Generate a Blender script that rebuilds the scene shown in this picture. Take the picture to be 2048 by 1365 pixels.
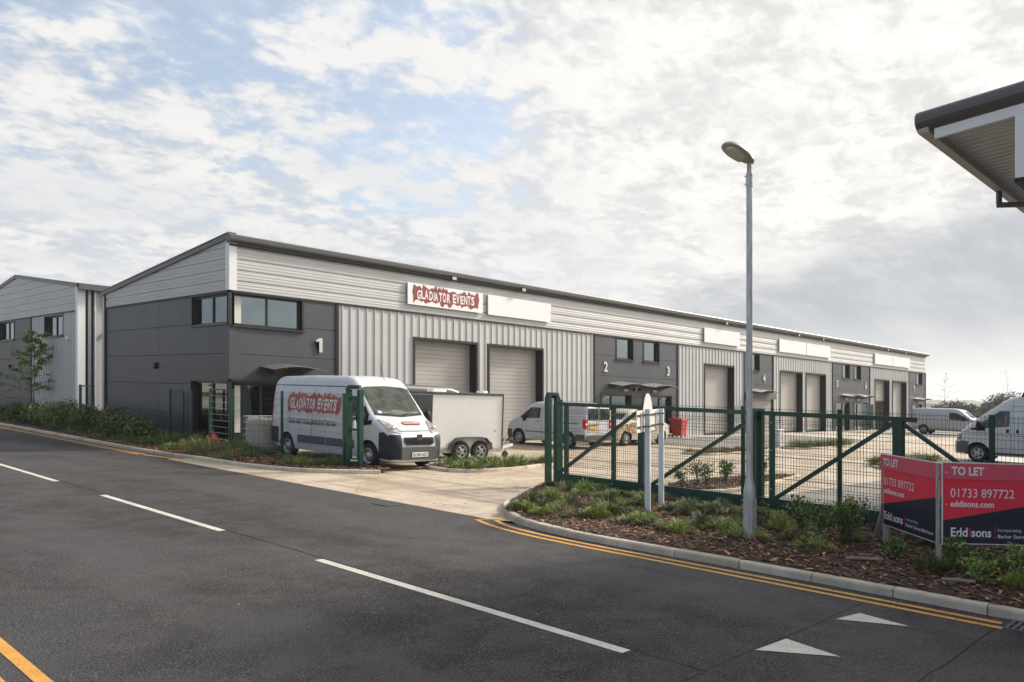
import bpy, bmesh, math, random
from math import sin, cos, pi, radians, sqrt, atan2
from mathutils import Vector, Matrix
for o in list(bpy.data.objects): bpy.data.objects.remove(o)
SC = bpy.context.scene
COL = SC.collection
# ------------------------------------------------------------------ camera
# Site axes: +Y runs along the road, +X runs along the fronts of the units. The whole site falls 3% towards the right.
CAM_A = radians(44.1)
FW = (cos(CAM_A), sin(CAM_A)); RT = (sin(CAM_A), -cos(CAM_A))
cam_d = bpy.data.cameras.new('camera'); cam = bpy.data.objects.new('camera', cam_d); COL.objects.link(cam)
cam.location = (0, 0, 2.1); cam.rotation_euler = (radians(90), 0, CAM_A - radians(90))
cam_d.sensor_width = 36; cam_d.lens = 28.39; cam_d.shift_y = 0.0512
cam_d.clip_start = 0.1; cam_d.clip_end = 9000
SC.camera = cam
# ------------------------------------------------------------------ sun, sky, exposure
SUN_AZ = radians(-16); SUN_EL = radians(31)          # azimuth from +X, counter-clockwise
sd = Vector((cos(SUN_EL)*cos(SUN_AZ), cos(SUN_EL)*sin(SUN_AZ), sin(SUN_EL)))
sl = bpy.data.lights.new('sun', 'SUN'); sun = bpy.data.objects.new('sun', sl); COL.objects.link(sun)
sl.energy = 3.6; sl.angle = radians(8); sl.color = (1.0, .90, .77)
sun.rotation_euler = (-sd).to_track_quat('-Z', 'Y').to_euler(); sun.location = (0, -20, 40)
SC.view_settings.view_transform = 'Standard'; SC.view_settings.look = 'None'
SC.view_settings.gamma = 1; SC.view_settings.exposure = 0.68

class N:
    """tiny node-graph helper"""
    def __init__(s, nt): s.nt = nt; s.nt.nodes.clear()
    def new(s, t, **kw):
        n = s.nt.nodes.new(t)
        for k, v in kw.items(): setattr(n, k, v)
        return n
    def lk(s, a, b): s.nt.links.new(a, b)
    def math(s, op, a, b=None, c=None, clamp=False):
        n = s.new('ShaderNodeMath', operation=op); n.use_clamp = clamp
        for i, v in enumerate((a, b, c)):
            if v is None: continue
            if isinstance(v, (int, float)): n.inputs[i].default_value = v
            else: s.lk(v, n.inputs[i])
        return n.outputs[0]
    def ramp(s, v, lo, hi, a=0., b=1., smooth=True):
        n = s.new('ShaderNodeMapRange'); n.interpolation_type = 'SMOOTHSTEP' if smooth else 'LINEAR'
        s.lk(v, n.inputs[0])
        for i, x in zip((1, 2, 3, 4), (lo, hi, a, b)): n.inputs[i].default_value = x
        return n.outputs[0]
    def mix(s, f, a, b, mode='MIX'):
        n = s.new('ShaderNodeMix', data_type='RGBA', blend_type=mode)
        if isinstance(f, (int, float)): n.inputs[0].default_value = f
        else: s.lk(f, n.inputs[0])
        for i, v in ((6, a), (7, b)):
            if isinstance(v, tuple): n.inputs[i].default_value = (*v[:3], 1)
            else: s.lk(v, n.inputs[i])
        return n.outputs[2]
    def noise(s, vec, scale, detail=4, rough=.5, dist=0.):
        n = s.new('ShaderNodeTexNoise'); n.inputs['Scale'].default_value = scale; n.inputs['Detail'].default_value = detail
        n.inputs['Roughness'].default_value = rough; n.inputs['Distortion'].default_value = dist
        if vec is not None: s.lk(vec, n.inputs['Vector'])
        return n.outputs[0]
    def mapv(s, vec, scale=(1, 1, 1), rot=(0, 0, 0), loc=(0, 0, 0)):
        n = s.new('ShaderNodeMapping'); s.lk(vec, n.inputs[0])
        n.inputs[1].default_value = loc; n.inputs[2].default_value = rot; n.inputs[3].default_value = scale
        return n.outputs[0]

def skydir(px, py):
    """direction of a place in the sky, from its bearing in the calibrated view"""
    q = (px-1024)/1615; u = (787.4-py)/1615
    return Vector((FW[0]+q*RT[0], FW[1]+q*RT[1], u)).normalized()

def build_world():
    w = bpy.data.worlds.new('World'); SC.world = w; w.use_nodes = True
    g = N(w.node_tree)
    out = g.new('ShaderNodeOutputWorld')
    tc = g.new('ShaderNodeTexCoord').outputs['Generated']
    sky = g.new('ShaderNodeTexSky', sky_type='NISHITA'); sky.sun_disc = False
    sky.sun_elevation = SUN_EL; sky.sun_rotation = radians(90) - SUN_AZ
    sky.air_density = 1.1; sky.dust_density = 2.5; sky.ozone_density = 1.2
    bg1 = g.new('ShaderNodeBackground'); bg1.inputs[1].default_value = 0.13
    g.lk(sky.outputs[0], bg1.inputs[0])
    sep = g.new('ShaderNodeSeparateXYZ'); g.lk(tc, sep.inputs[0])
    z = g.math('MAXIMUM', sep.outputs[2], 0.0)
    den = g.math('ADD', z, 0.20)
    cx = g.math('DIVIDE', sep.outputs[0], den); cy = g.math('DIVIDE', sep.outputs[1], den)
    cmb = g.new('ShaderNodeCombineXYZ'); g.lk(cx, cmb.inputs[0]); g.lk(cy, cmb.inputs[1])
    P = cmb.outputs[0]
    def dotd(v):
        n = g.new('ShaderNodeVectorMath', operation='DOT_PRODUCT'); g.lk(tc, n.inputs[0]); n.inputs[1].default_value = v
        return n.outputs['Value']
    big = g.noise(g.mapv(P, (1, 1, 1), loc=(3.1, 1.7, 0)), 1.9, 4, .5, .3)
    cells = g.noise(g.mapv(P, (1, 1, 1), rot=(0, 0, .5), loc=(7.7, 2.2, 0)), 5.2, 4, .55, .35)
    fine = g.noise(g.mapv(P, (1, 1.2, 1), rot=(0, 0, -.3)), 17.0, 6, .62, .3)
    dens = g.math('ADD', g.math('MULTIPLY', big, .85), g.math('ADD', g.math('MULTIPLY', cells, 1.05), g.math('MULTIPLY', fine, .45)))
    # openings to blue sky (dens averages about .97)
    h1 = g.ramp(dotd(skydir(600, 90)), .95, .999, 0., .105)
    h2 = g.ramp(dotd(skydir(830, 215)), .985, .9995, 0., .02)
    h3 = g.ramp(dotd(skydir(230, 260)), .975, .999, 0., .07)
    h4 = g.ramp(dotd(skydir(1040, 120)), .98, .999, 0., .05)
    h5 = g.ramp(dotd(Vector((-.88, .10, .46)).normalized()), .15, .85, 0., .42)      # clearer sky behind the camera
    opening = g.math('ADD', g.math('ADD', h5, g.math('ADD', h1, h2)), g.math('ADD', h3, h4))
    glow = dotd(skydir(1900, 150))
    closed = g.ramp(glow, .84, .97, 0., .30)
    lowc = g.ramp(sep.outputs[2], .34, .12, 0., .30)
    cover = g.math('ADD', g.math('SUBTRACT', dens, opening), g.math('ADD', closed, lowc))
    mask = g.ramp(cover, .96, 1.20, .36, 1.)
    tone = g.math('ADD', g.math('MULTIPLY', cells, .60), g.math('MULTIPLY', fine, .40))
    tone = g.ramp(tone, .40, .57)
    streak = g.noise(g.mapv(P, (.30, 1.1, 1), rot=(0, 0, radians(-28)), loc=(1.3, 4.0, 0)), 2.0, 6, .55, .4)
    gl = g.ramp(glow, .82, .998)
    c_dark = g.mix(gl, (.54, .575, .63), (.66, .66, .65))
    c_lite = g.mix(gl, (.79, .78, .765), (.89, .87, .835))
    cloud = g.mix(tone, c_dark, c_lite)
    soft = g.math('MULTIPLY', g.ramp(streak, .40, .62, 0., 1.), g.ramp(sep.outputs[2], .42, .22, .0, .65))
    cloud = g.mix(soft, cloud, g.mix(gl, (.64, .66, .69), (.76, .75, .74)))
    # grey sheet low on the right, its upper edge slanting up to the right
    v1 = skydir(1210, 640); v2 = skydir(2048, 400); nrm = v1.cross(v2).normalized(); 
    if nrm.z < 0: nrm = -nrm
    wob = g.math('MULTIPLY', g.math('SUBTRACT', streak, .5), .22)
    side = g.math('ADD', dotd(nrm), wob)
    bank = g.math('MULTIPLY', g.ramp(side, .022, -.028), g.ramp(dotd(skydir(1800, 620)), .90, .975))
    bank = g.math('MULTIPLY', bank, g.ramp(streak, .30, .60, .45, 1.))
    cloud = g.mix(g.math('MULTIPLY', bank, .95), cloud, (.37, .405, .46))
    # unseen sky behind the camera, cloud dimmed to cut the light from there
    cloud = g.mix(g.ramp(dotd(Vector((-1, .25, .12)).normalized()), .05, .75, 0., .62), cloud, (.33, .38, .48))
    # bright patch added to the sky outside the view, to light the fronts
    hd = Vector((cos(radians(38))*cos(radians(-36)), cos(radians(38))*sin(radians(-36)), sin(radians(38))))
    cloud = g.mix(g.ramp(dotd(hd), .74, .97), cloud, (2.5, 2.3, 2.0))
    # pale veil near the horizon
    veil = g.ramp(sep.outputs[2], .11, .0)
    cloud = g.mix(g.math('MULTIPLY', veil, .85), cloud, (.68, .69, .69))
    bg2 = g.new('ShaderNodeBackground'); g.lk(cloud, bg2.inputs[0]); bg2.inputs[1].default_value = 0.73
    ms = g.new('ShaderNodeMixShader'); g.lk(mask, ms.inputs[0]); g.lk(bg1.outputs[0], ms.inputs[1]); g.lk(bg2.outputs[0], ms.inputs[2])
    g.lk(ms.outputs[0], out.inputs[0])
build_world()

# ------------------------------------------------------------------ helpers
KS = 0.0303
def gz(x, y): return -KS*(RT[0]*x + RT[1]*y)      # height of the site's sloping plane
R = random.Random(7)

class MB:
    """collects shapes in site coordinates; build() links them as ONE mesh object"""
    def __init__(s): s.v = []; s.f = []; s.m = []; s.c = []; s.cur = 0; s.col = None
    def face(s, pts, mi=None):
        b = len(s.v); s.v += [tuple(p) for p in pts]; s.f.append(tuple(range(b, b+len(pts))))
        s.m.append(s.cur if mi is None else mi); s.c.append(s.col)
    def faces(s, verts, faces, mi=None):
        b = len(s.v); s.v += [tuple(p) for p in verts]
        for f in faces: s.f.append(tuple(b+i for i in f)); s.m.append(s.cur if mi is None else mi); s.c.append(s.col)
    def hexa(s, p):      # 8 points: bottom ring 0-3, top ring 4-7
        s.faces(p, [(3, 2, 1, 0), (4, 5, 6, 7), (0, 1, 5, 4), (1, 2, 6, 5), (2, 3, 7, 6), (3, 0, 4, 7)])
    def box(s, x0, x1, y0, y1, z0, z1, F=None):
        p = [(x0, y0, z0), (x1, y0, z0), (x1, y1, z0), (x0, y1, z0), (x0, y0, z1), (x1, y0, z1), (x1, y1, z1), (x0, y1, z1)]
        if F: p = [F(*q) for q in p]
        s.hexa(p)
    def cbox(s, x0, x1, y0, y1, z0, z1, c=.01):      # box with chamfered edges (local axes)
        xs = (x0, x0+c, x1-c, x1)
        bm = bmesh.new(); bmesh.ops.create_cube(bm, size=1)
        for v in bm.verts: v.co = Vector(((x0+x1)/2+v.co.x*(x1-x0), (y0+y1)/2+v.co.y*(y1-y0), (z0+z1)/2+v.co.z*(z1-z0)))
        bmesh.ops.bevel(bm, geom=bm.edges[:], offset=c, segments=1, affect='EDGES', profile=.5)
        bm.verts.index_update()
        s.faces([tuple(v.co) for v in bm.verts], [tuple(v.index for v in f.verts) for f in bm.faces]); bm.free()
    def bar(s, a, b, w, h=None, up=(0, 0, 1)):      # square bar from a to b
        a = Vector(a); b = Vector(b); d = (b-a).normalized(); h = h or w; u = Vector(up)
        if abs(d.dot(u)) > .98: u = Vector((0, 1, 0))
        r = d.cross(u).normalized(); t = r.cross(d).normalized()
        o = [(-w/2, -h/2), (w/2, -h/2), (w/2, h/2), (-w/2, h/2)]
        s.hexa([a+r*i+t*j for i, j in o] + [b+r*i+t*j for i, j in o])
    def tube(s, pts, rad, n=8, cap=True):
        pts = [Vector(p) for p in pts]; rings = []
        rr = rad if isinstance(rad, (list, tuple)) else [rad]*len(pts)
        for i, p in enumerate(pts):
            d = (pts[min(i+1, len(pts)-1)]-pts[max(i-1, 0)]).normalized()
            u = Vector((0, 0, 1)) if abs(d.z) < .95 else Vector((1, 0, 0))
            a = d.cross(u).normalized(); b = d.cross(a).normalized()
            rings.append([p+a*cos(2*pi*k/n)*rr[i]+b*sin(2*pi*k/n)*rr[i] for k in range(n)])
        v = [q for r_ in rings for q in r_]; f = []
        for i in range(len(rings)-1):
            for k in range(n): f.append((i*n+k, i*n+(k+1) % n, (i+1)*n+(k+1) % n, (i+1)*n+k))
        if cap: f.append(tuple(range(n))[::-1]); f.append(tuple((len(rings)-1)*n+k for k in range(n)))
        s.faces(v, f)
    def lathe(s, prof, c, ax='z', n=24, mi=None):      # prof: list of (radius, height)
        c = Vector(c); v = []; f = []
        for r_, h in prof:
            for k in range(n):
                a = 2*pi*k/n
                q = {'z': (r_*cos(a), r_*sin(a), h), 'y': (r_*cos(a), h, r_*sin(a)), 'x': (h, r_*cos(a), r_*sin(a))}[ax]
                v.append(c+Vector(q))
        for i in range(len(prof)-1):
            for k in range(n): f.append((i*n+k, i*n+(k+1) % n, (i+1)*n+(k+1) % n, (i+1)*n+k))
        s.faces(v, f, mi)
    def prism(s, poly, o, ex, ey, d):      # polygon in the plane (o; ex, ey) extruded by vector d
        o = Vector(o); ex = Vector(ex); ey = Vector(ey); d = Vector(d)
        a = [o+ex*x+ey*y for x, y in poly]; b = [p+d for p in a]; n = len(a)
        s.faces(a+b, [tuple(range(n))[::-1], tuple(range(n, 2*n))] + [(i, (i+1) % n, n+(i+1) % n, n+i) for i in range(n)])
    def text(s, txt, o, ex, ey, cap, d=.004, xs=1., bold=0., align='LEFT', shear=0., sp=1., width=None):
        cu = bpy.data.curves.new('t', 'FONT'); cu.body = txt; cu.size = 1; cu.offset = bold; cu.align_x = align; cu.shear = shear
        cu.space_character = sp; cu.resolution_u = 3
        ob = bpy.data.objects.new('t', cu); me = bpy.data.meshes.new_from_object(ob)
        k = cap/.729; o = Vector(o); ex = Vector(ex).normalized(); ey = Vector(ey).normalized(); nn = ex.cross(ey).normalized()
        if width:
            xsv = [v.co.x for v in me.vertices]; xs = width/((max(xsv)-min(xsv))*k)
        vs = [o+ex*(v.co.x*k*xs)+ey*(v.co.y*k) for v in me.vertices]
        fs = [tuple(p.vertices) for p in me.polygons]
        s.faces([v+nn*d for v in vs], fs)
        bpy.data.objects.remove(ob); bpy.data.curves.remove(cu); bpy.data.meshes.remove(me)
    def build(s, name, mats, parent=None, shear=True, smooth=None, org=None, local=False):
        """shear: lay the shape on the sloping site. local: vertices are already in the parent's own axes."""
        me = bpy.data.meshes.new(name)
        if local: vs = s.v; o = Vector((0, 0, 0))
        else:
            if parent is not None:
                q = parent; o = Vector(q.location)
                while q.parent: q = q.parent; o += Vector(q.location)
            else: o = Vector(org) if org else Vector((s.v[0][0], s.v[0][1], gz(s.v[0][0], s.v[0][1])))
            vs = [(x-o.x, y-o.y, z+(gz(x, y) if shear else 0)-o.z) for x, y, z in s.v]
        me.from_pydata([tuple(v) for v in vs], [], s.f)
        if not isinstance(mats, (list, tuple)): mats = [mats]
        for m in mats: me.materials.append(m)
        me.polygons.foreach_set('material_index', s.m)
        if any(c is not None for c in s.c):
            at = me.color_attributes.new('tint', 'FLOAT_COLOR', 'CORNER'); data = []
            for f, c in zip(s.f, s.c): data += list((*(c or (1, 1, 1)), 1.))*len(f)
            at.data.foreach_set('color', data)
        me.validate(); 
        if smooth is not None:
            me.polygons.foreach_set('use_smooth', [True]*len(me.polygons)); me.set_sharp_from_angle(angle=radians(smooth))
        ob = bpy.data.objects.new(name, me); COL.objects.link(ob)
        if parent is not None: ob.parent = parent
        elif not local: ob.location = o
        return ob

def bm_fix(mb, nn):
    """triangulate concave faces so that they fill correctly"""
    bm = bmesh.new()
    for f in mb.f:
        bm.faces.new([bm.verts.new(mb.v[i]) for i in f])
    bmesh.ops.triangulate(bm, faces=bm.faces[:], ngon_method='EAR_CLIP'); bm.verts.index_update()
    v = [tuple(p.co) for p in bm.verts]; fs = [tuple(q.index for q in f.verts) for f in bm.faces]; bm.free()
    mb.v = v; mb.f = fs; mb.m = [0]*len(fs); mb.c = [None]*len(fs)

def tag(o, label=None, cat=None, group=None, kind=None):
    if label: o['label'] = label
    if cat: o['category'] = cat
    if group: o['group'] = group
    if kind: o['kind'] = kind
    return o
def thing(name, x, y, label, cat, group=None, rz=0., tilt=False, z=0.):
    o = bpy.data.objects.new(name, None); COL.objects.link(o); o.empty_display_size = .2
    o.location = (x, y, gz(x, y)+z)
    if tilt:
        n = Vector((KS*RT[0], KS*RT[1], 1)).normalized()
        o.rotation_mode = 'QUATERNION'
        o.rotation_quaternion = Vector((0, 0, 1)).rotation_difference(n) @ Matrix.Rotation(rz, 3, 'Z').to_quaternion()
    else: o.rotation_euler = (0, 0, rz)
    return tag(o, label, cat, group)
def struct(name, mb, m, **kw): return tag(mb.build(name, m, **kw), kind='structure')

# ------------------------------------------------------------------ materials
MATS = {}
def mat(name, col, rough=.6, metal=0., var=0., vs=3., bump=0., bs=40., tint=False, spec=None, coat=0., col2=None, stretch=None, dirt=None):
    m = bpy.data.materials.new(name); m.use_nodes = True; g = N(m.node_tree)
    out = g.new('ShaderNodeOutputMaterial'); b = g.new('ShaderNodeBsdfPrincipled'); g.lk(b.outputs[0], out.inputs[0])
    b.inputs['Base Color'].default_value = (*col, 1); b.inputs['Roughness'].default_value = rough; b.inputs['Metallic'].default_value = metal
    if spec is not None: b.inputs['Specular IOR Level'].default_value = spec
    if coat: b.inputs['Coat Weight'].default_value = coat; b.inputs['Coat Roughness'].default_value = .08
    tc = g.new('ShaderNodeTexCoord').outputs['Object']
    if stretch: tc = g.mapv(tc, stretch)
    c = None
    if var or col2:
        n = g.noise(tc, vs, 5, .6)
        c = g.mix(g.ramp(n, .35, .65), tuple(x*(1-var) for x in col), col2 or tuple(min(1, x*(1+var)) for x in col))
    if dirt:
        n = g.noise(tc, dirt[0], 6, .65); c = g.mix(g.ramp(n, dirt[1], dirt[2], 0, dirt[4]), c if c is not None else col, dirt[3])
    if tint:
        at = g.new('ShaderNodeAttribute', attribute_name='tint')
        c = g.mix(1., c if c is not None else col, at.outputs['Color'], 'MULTIPLY')
    if c is not None: g.lk(c, b.inputs['Base Color'])
    if bump:
        bp = g.new('ShaderNodeBump'); bp.inputs['Distance'].default_value = bump; bp.inputs['Strength'].default_value = 1
        g.lk(g.noise(tc, bs, 4, .6), bp.inputs['Height']); g.lk(bp.outputs[0], b.inputs['Normal'])
    MATS[name] = m; return m
M = {}
M['dark_panel'] = mat('dark_panel', (.058, .066, .078), .45, .2, .07, .8, .0006, 300, dirt=(1.1, .55, .8, (.11, .11, .105), .35))
M['silver'] = mat('silver_cladding', (.47, .475, .48), .52, .15, .03, .5, dirt=(.9, .56, .8, (.42, .415, .40), .35))
M['silver_trim'] = mat('silver_trim', (.72, .73, .74), .45, .0)
M['trim'] = mat('dark_trim', (.018, .018, .020), .5, spec=.3)
M['gutter'] = mat('gutter_grey', (.10, .10, .102), .4, .2)
M['soffit'] = mat('soffit_grey', (.66, .67, .68), .6)
M['tan_gutter'] = mat('tan_gutter', (.36, .34, .30), .5)
M['roof'] = mat('roof_sheet', (.22, .225, .23), .5, .3)
M['shutter'] = mat('roller_shutter', (.40, .385, .365), .5, .1, .04, .6)
M['frame'] = mat('window_frame', (.025, .024, .026), .35)
M['glass'] = mat('window_glass', (.14, .17, .165), .02, 1.0, .05, .6)
M['glass_pale'] = mat('pale_glass', (.21, .25, .26), .03, 1.0, .05, .6, .0006, 1.5)
M['blind'] = mat('blind_cream', (.62, .62, .55), .7)
M['white_sign'] = mat('sign_white', (.80, .80, .81), .35, 0, .02, 2)
M['num'] = mat('number_aluminium', (.60, .60, .60), .35, .3)
M['maroon'] = mat('sign_maroon', (.24, .035, .032), .45)
M['canopy'] = mat('canopy_plastic', (.10, .105, .105), .3, 0, spec=.5)
M['steel'] = mat('steel_bracket', (.35, .35, .35), .4, .7)
M['lamp_lens'] = mat('lamp_lens', (.50, .47, .38), .3)
M['cream_int'] = mat('interior_wall', (.55, .53, .48), .8)
M['black'] = mat('black_plastic', (.011, .011, .012), .6, spec=.2)
M['green'] = mat('green_powder_coat', (.006, .052, .034), .38, 0, .12, 2, spec=.5)
M['wire'] = mat('green_wire', (.008, .045, .032), .45)
M['galv'] = mat('galvanised_steel', (.46, .475, .48), .42, .35, .18, 5, stretch=(6, 6, .7))
M['lamp_body'] = mat('lantern_grey', (.42, .40, .38), .45)
M['lamp_glass'] = mat('lantern_glass', (.62, .60, .56), .12, spec=.8)
M['white_post'] = mat('white_painted_post', (.66, .68, .72), .45, 0, .04, 3, dirt=(6, .58, .75, (.35, .32, .28), .5))
M['white_plate'] = mat('white_sign_plate', (.78, .76, .72), .45, 0, .04, 3)
M['band'] = mat('fixing_band', (.16, .15, .14), .4, .6)
M['red'] = mat('board_red', (.74, .022, .062), .5, 0, .05, 2)
M['redband'] = mat('board_faded_red', (.60, .07, .115), .55, 0, .05, 2)
M['navy'] = mat('board_navy', (.006, .010, .030), .5, 0, .1, 2)
M['board_white'] = mat('board_white', (.70, .69, .68), .5)
M['timber'] = mat('weathered_timber', (.36, .32, .27), .8, 0, .25, 8, stretch=(6, 6, .6))

M['stake'] = mat('tree_stake', (.30, .20, .12), .8, 0, .2, 8)
M['conc_kerb'] = mat('kerb_concrete', (.33, .31, .27), .85, 0, .16, 3, .003, 60, dirt=(5, .60, .72, (.12, .10, .08), .7))
M['bark'] = mat('tree_bark', (.13, .10, .08), .9, 0, .25, 10)
M['leaf'] = mat('leaf', (1, 1, 1), .5, 0, .15, 4, tint=True, spec=.35)
M['chip'] = mat('bark_chip', (1, 1, 1), .9, 0, .2, 12, tint=True)
M['soil'] = mat('soil', (.045, .028, .018), .95, 0, .35, 9, .02, 30)
M['paint_white'] = mat('vehicle_white', (.56, .575, .60), .34, 0, .03, 2, coat=.4, dirt=(1.6, .50, .72, (.42, .41, .39), .45))
M['paint_silver'] = mat('vehicle_silver', (.42, .43, .45), .32, .55, coat=.5)
M['paint_dark'] = mat('vehicle_dark_grey', (.07, .068, .065), .35, .2, coat=.4)
M['paint_cream'] = mat('vehicle_cream', (.60, .54, .42), .35, 0, .03, 2, coat=.4)
M['paint_brown'] = mat('vehicle_rust_brown', (.36, .17, .065), .5, 0, .3, 5, col2=(.60, .48, .34))
M['bumper'] = mat('bumper_plastic', (.024, .028, .042), .6, 0, .1, 3, spec=.25)
M['grey_plastic'] = mat('grey_plastic', (.075, .078, .083), .6)
M['door_brown'] = mat('door_brown', (.16, .075, .045), .5)
M['tyre'] = mat('tyre_rubber', (.017, .017, .017), .85, 0, .2, 9)
M['rim'] = mat('wheel_silver', (.42, .42, .43), .35, .6)
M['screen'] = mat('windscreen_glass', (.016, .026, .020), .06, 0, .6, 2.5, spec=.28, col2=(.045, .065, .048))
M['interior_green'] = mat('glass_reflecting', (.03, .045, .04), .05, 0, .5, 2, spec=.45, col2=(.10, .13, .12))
M['headlamp'] = mat('headlamp_lens', (.26, .25, .21), .12, .3, .5, 14, spec=.8, col2=(.52, .50, .44))
M['lamp_red'] = mat('tail_lamp_red', (.50, .010, .012), .2)
M['lamp_amber'] = mat('indicator_amber', (.70, .25, .03), .3)
M['plate_white'] = mat('plate_white', (.72, .72, .70), .4)
M['plate_yellow'] = mat('plate_yellow', (.75, .45, .04), .4)
M['plate_char'] = mat('plate_black', (.01, .01, .01), .4)
M['orange_red'] = mat('van_graphic', (.40, .045, .04), .45, 0, .2, 2, col2=(.50, .12, .06))
M['letter_white'] = mat('letter_white', (.74, .74, .74), .4)
M['letter_dark'] = mat('letter_dark', (.03, .03, .035), .4)
M['chrome'] = mat('chrome', (.75, .75, .75), .12, 1.)
M['trailer'] = mat('trailer_white', (.84, .83, .81), .42, 0, .02, 2, dirt=(1.5, .6, .8, (.5, .46, .4), .3))
M['bin'] = mat('bin_red', (.48, .022, .018), .5, 0, .1, 3)
M['tank'] = mat('tank_plastic', (.58, .52, .42), .5, 0, .08, 2)
M['orange'] = mat('orange_plastic', (.60, .075, .025), .6)
M['stone'] = mat('kerb_offcut', (.22, .21, .20), .85, 0, .2, 8)

def asphalt():
    m = bpy.data.materials.new('asphalt'); m.use_nodes = True; g = N(m.node_tree)
    out = g.new('ShaderNodeOutputMaterial'); b = g.new('ShaderNodeBsdfPrincipled'); g.lk(b.outputs[0], out.inputs[0])
    tc = g.new('ShaderNodeTexCoord').outputs['Object']
    big = g.noise(g.mapv(tc, (1, .5, 1)), .35, 4, .6, .5); mid = g.noise(tc, 1.6, 6, .65, .4); agg = g.noise(tc, 58, 4, .8)
    vor = g.new('ShaderNodeTexVoronoi'); vor.inputs['Scale'].default_value = 60; g.lk(tc, vor.inputs['Vector'])
    c = g.mix(g.ramp(big, .40, .60), (.011, .010, .0105), (.033, .032, .036))
    c = g.mix(g.ramp(mid, .40, .62, 0, .75), c, (.040, .036, .035))
    c = g.mix(g.ramp(agg, .50, .63, 0, .8), c, (.150, .145, .145))
    c = g.mix(g.ramp(agg, .47, .36, 0, .85), c, (.009, .009, .009))
    ch = g.noise(tc, 140, 2, .5); c = g.mix(g.ramp(ch, .70, .78, 0, .6), c, (.22, .20, .17))
    # tyre-worn lanes along the road
    sep = g.new('ShaderNodeSeparateXYZ'); g.lk(tc, sep.inputs[0])
    trk = g.math('MULTIPLY', g.ramp(g.math('ABSOLUTE', g.math('SUBTRACT', g.math('FRACT', g.math('DIVIDE', g.math('ADD', sep.outputs[0], .55), 2.05)), .5)), .30, .12), g.ramp(big, .30, .60))
    c = g.mix(g.math('MULTIPLY', trk, .30), c, (.075, .073, .075))
    g.lk(c, b.inputs['Base Color'])
    r_ = g.math('ADD', g.ramp(big, .35, .65, .86, .68), g.ramp(mid, .3, .7, .06, -.06)); g.lk(r_, b.inputs['Roughness'])
    b.inputs['Specular IOR Level'].default_value = .38
    bp = g.new('ShaderNodeBump'); bp.inputs['Distance'].default_value = .012; bp.inputs['Strength'].default_value = .9
    h = g.math('ADD', agg, g.math('MULTIPLY', vor.outputs['Distance'], .5)); g.lk(h, bp.inputs['Height']); g.lk(bp.outputs[0], b.inputs['Normal'])
    return m
M['asphalt'] = asphalt()
def concrete(name, a, b_, joint=None):
    m = bpy.data.materials.new(name); m.use_nodes = True; g = N(m.node_tree)
    out = g.new('ShaderNodeOutputMaterial'); b = g.new('ShaderNodeBsdfPrincipled'); g.lk(b.outputs[0], out.inputs[0])
    tc = g.new('ShaderNodeTexCoord').outputs['Object']
    n1 = g.noise(g.mapv(tc, (.5, 1.2, 1), rot=(0, 0, .25)), .5, 5, .6, .8); n2 = g.noise(tc, 2.5, 6, .7); n3 = g.noise(g.mapv(tc, (1, 9, 1)), 5, 3, .6)
    c = g.mix(g.ramp(n1, .36, .64), a, b_); c = g.mix(g.ramp(n2, .50, .66, 0, .6), c, tuple(x*.68 for x in a))
    c = g.mix(g.ramp(n3, .48, .66, 0, .28), c, tuple(x*.75 for x in b_))
    tr = g.noise(g.mapv(tc, (1.8, .16, 1), rot=(0, 0, .9)), 1.0, 4, .5, .3)
    c = g.mix(g.ramp(tr, .52, .60, 0, .5), c, tuple(x*.58 for x in a))
    sp = g.noise(tc, 38, 3, .6); c = g.mix(g.ramp(sp, .64, .72, 0, .6), c, (.06, .05, .04))
    if joint:
        sep = g.new('ShaderNodeSeparateXYZ'); g.lk(tc, sep.inputs[0])
        for ax in (0, 1):
            f = g.math('ABSOLUTE', g.math('SUBTRACT', g.math('FRACT', g.math('DIVIDE', sep.outputs[ax], joint)), .5))
            c = g.mix(g.math('LESS_THAN', g.math('SUBTRACT', .5, f), .008/joint), c, (.06, .05, .04))
    g.lk(c, b.inputs['Base Color']); b.inputs['Roughness'].default_value = .62; g.lk(g.ramp(n1, .3, .7, .70, .50), b.inputs['Roughness'])
    bp = g.new('ShaderNodeBump'); bp.inputs['Distance'].default_value = .002; g.lk(g.noise(tc, 70, 3, .7), bp.inputs['Height']); g.lk(bp.outputs[0], b.inputs['Normal'])
    return m
M['yard'] = concrete('yard_concrete', (.36, .285, .20), (.53, .455, .355), 6.0)
M['yard_pale'] = concrete('pale_concrete', (.44, .40, .34), (.56, .52, .45), 3.0)
def brickpave():
    m = bpy.data.materials.new('block_paving'); m.use_nodes = True; g = N(m.node_tree)
    out = g.new('ShaderNodeOutputMaterial'); b = g.new('ShaderNodeBsdfPrincipled'); g.lk(b.outputs[0], out.inputs[0])
    tc = g.new('ShaderNodeTexCoord').outputs['Object']
    br = g.new('ShaderNodeTexBrick'); g.lk(tc, br.inputs[0]); br.inputs['Scale'].default_value = 5
    br.inputs['Color1'].default_value = (.20, .19, .18, 1); br.inputs['Color2'].default_value = (.27, .25, .23, 1); br.inputs['Mortar'].default_value = (.10, .09, .08, 1)
    c = g.mix(g.ramp(g.noise(tc, 1.2, 5, .6), .4, .7, 0, .5), br.outputs[0], (.15, .14, .13))
    g.lk(c, b.inputs['Base Color']); b.inputs['Roughness'].default_value = .7
    return m
M['paving'] = brickpave()
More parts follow.
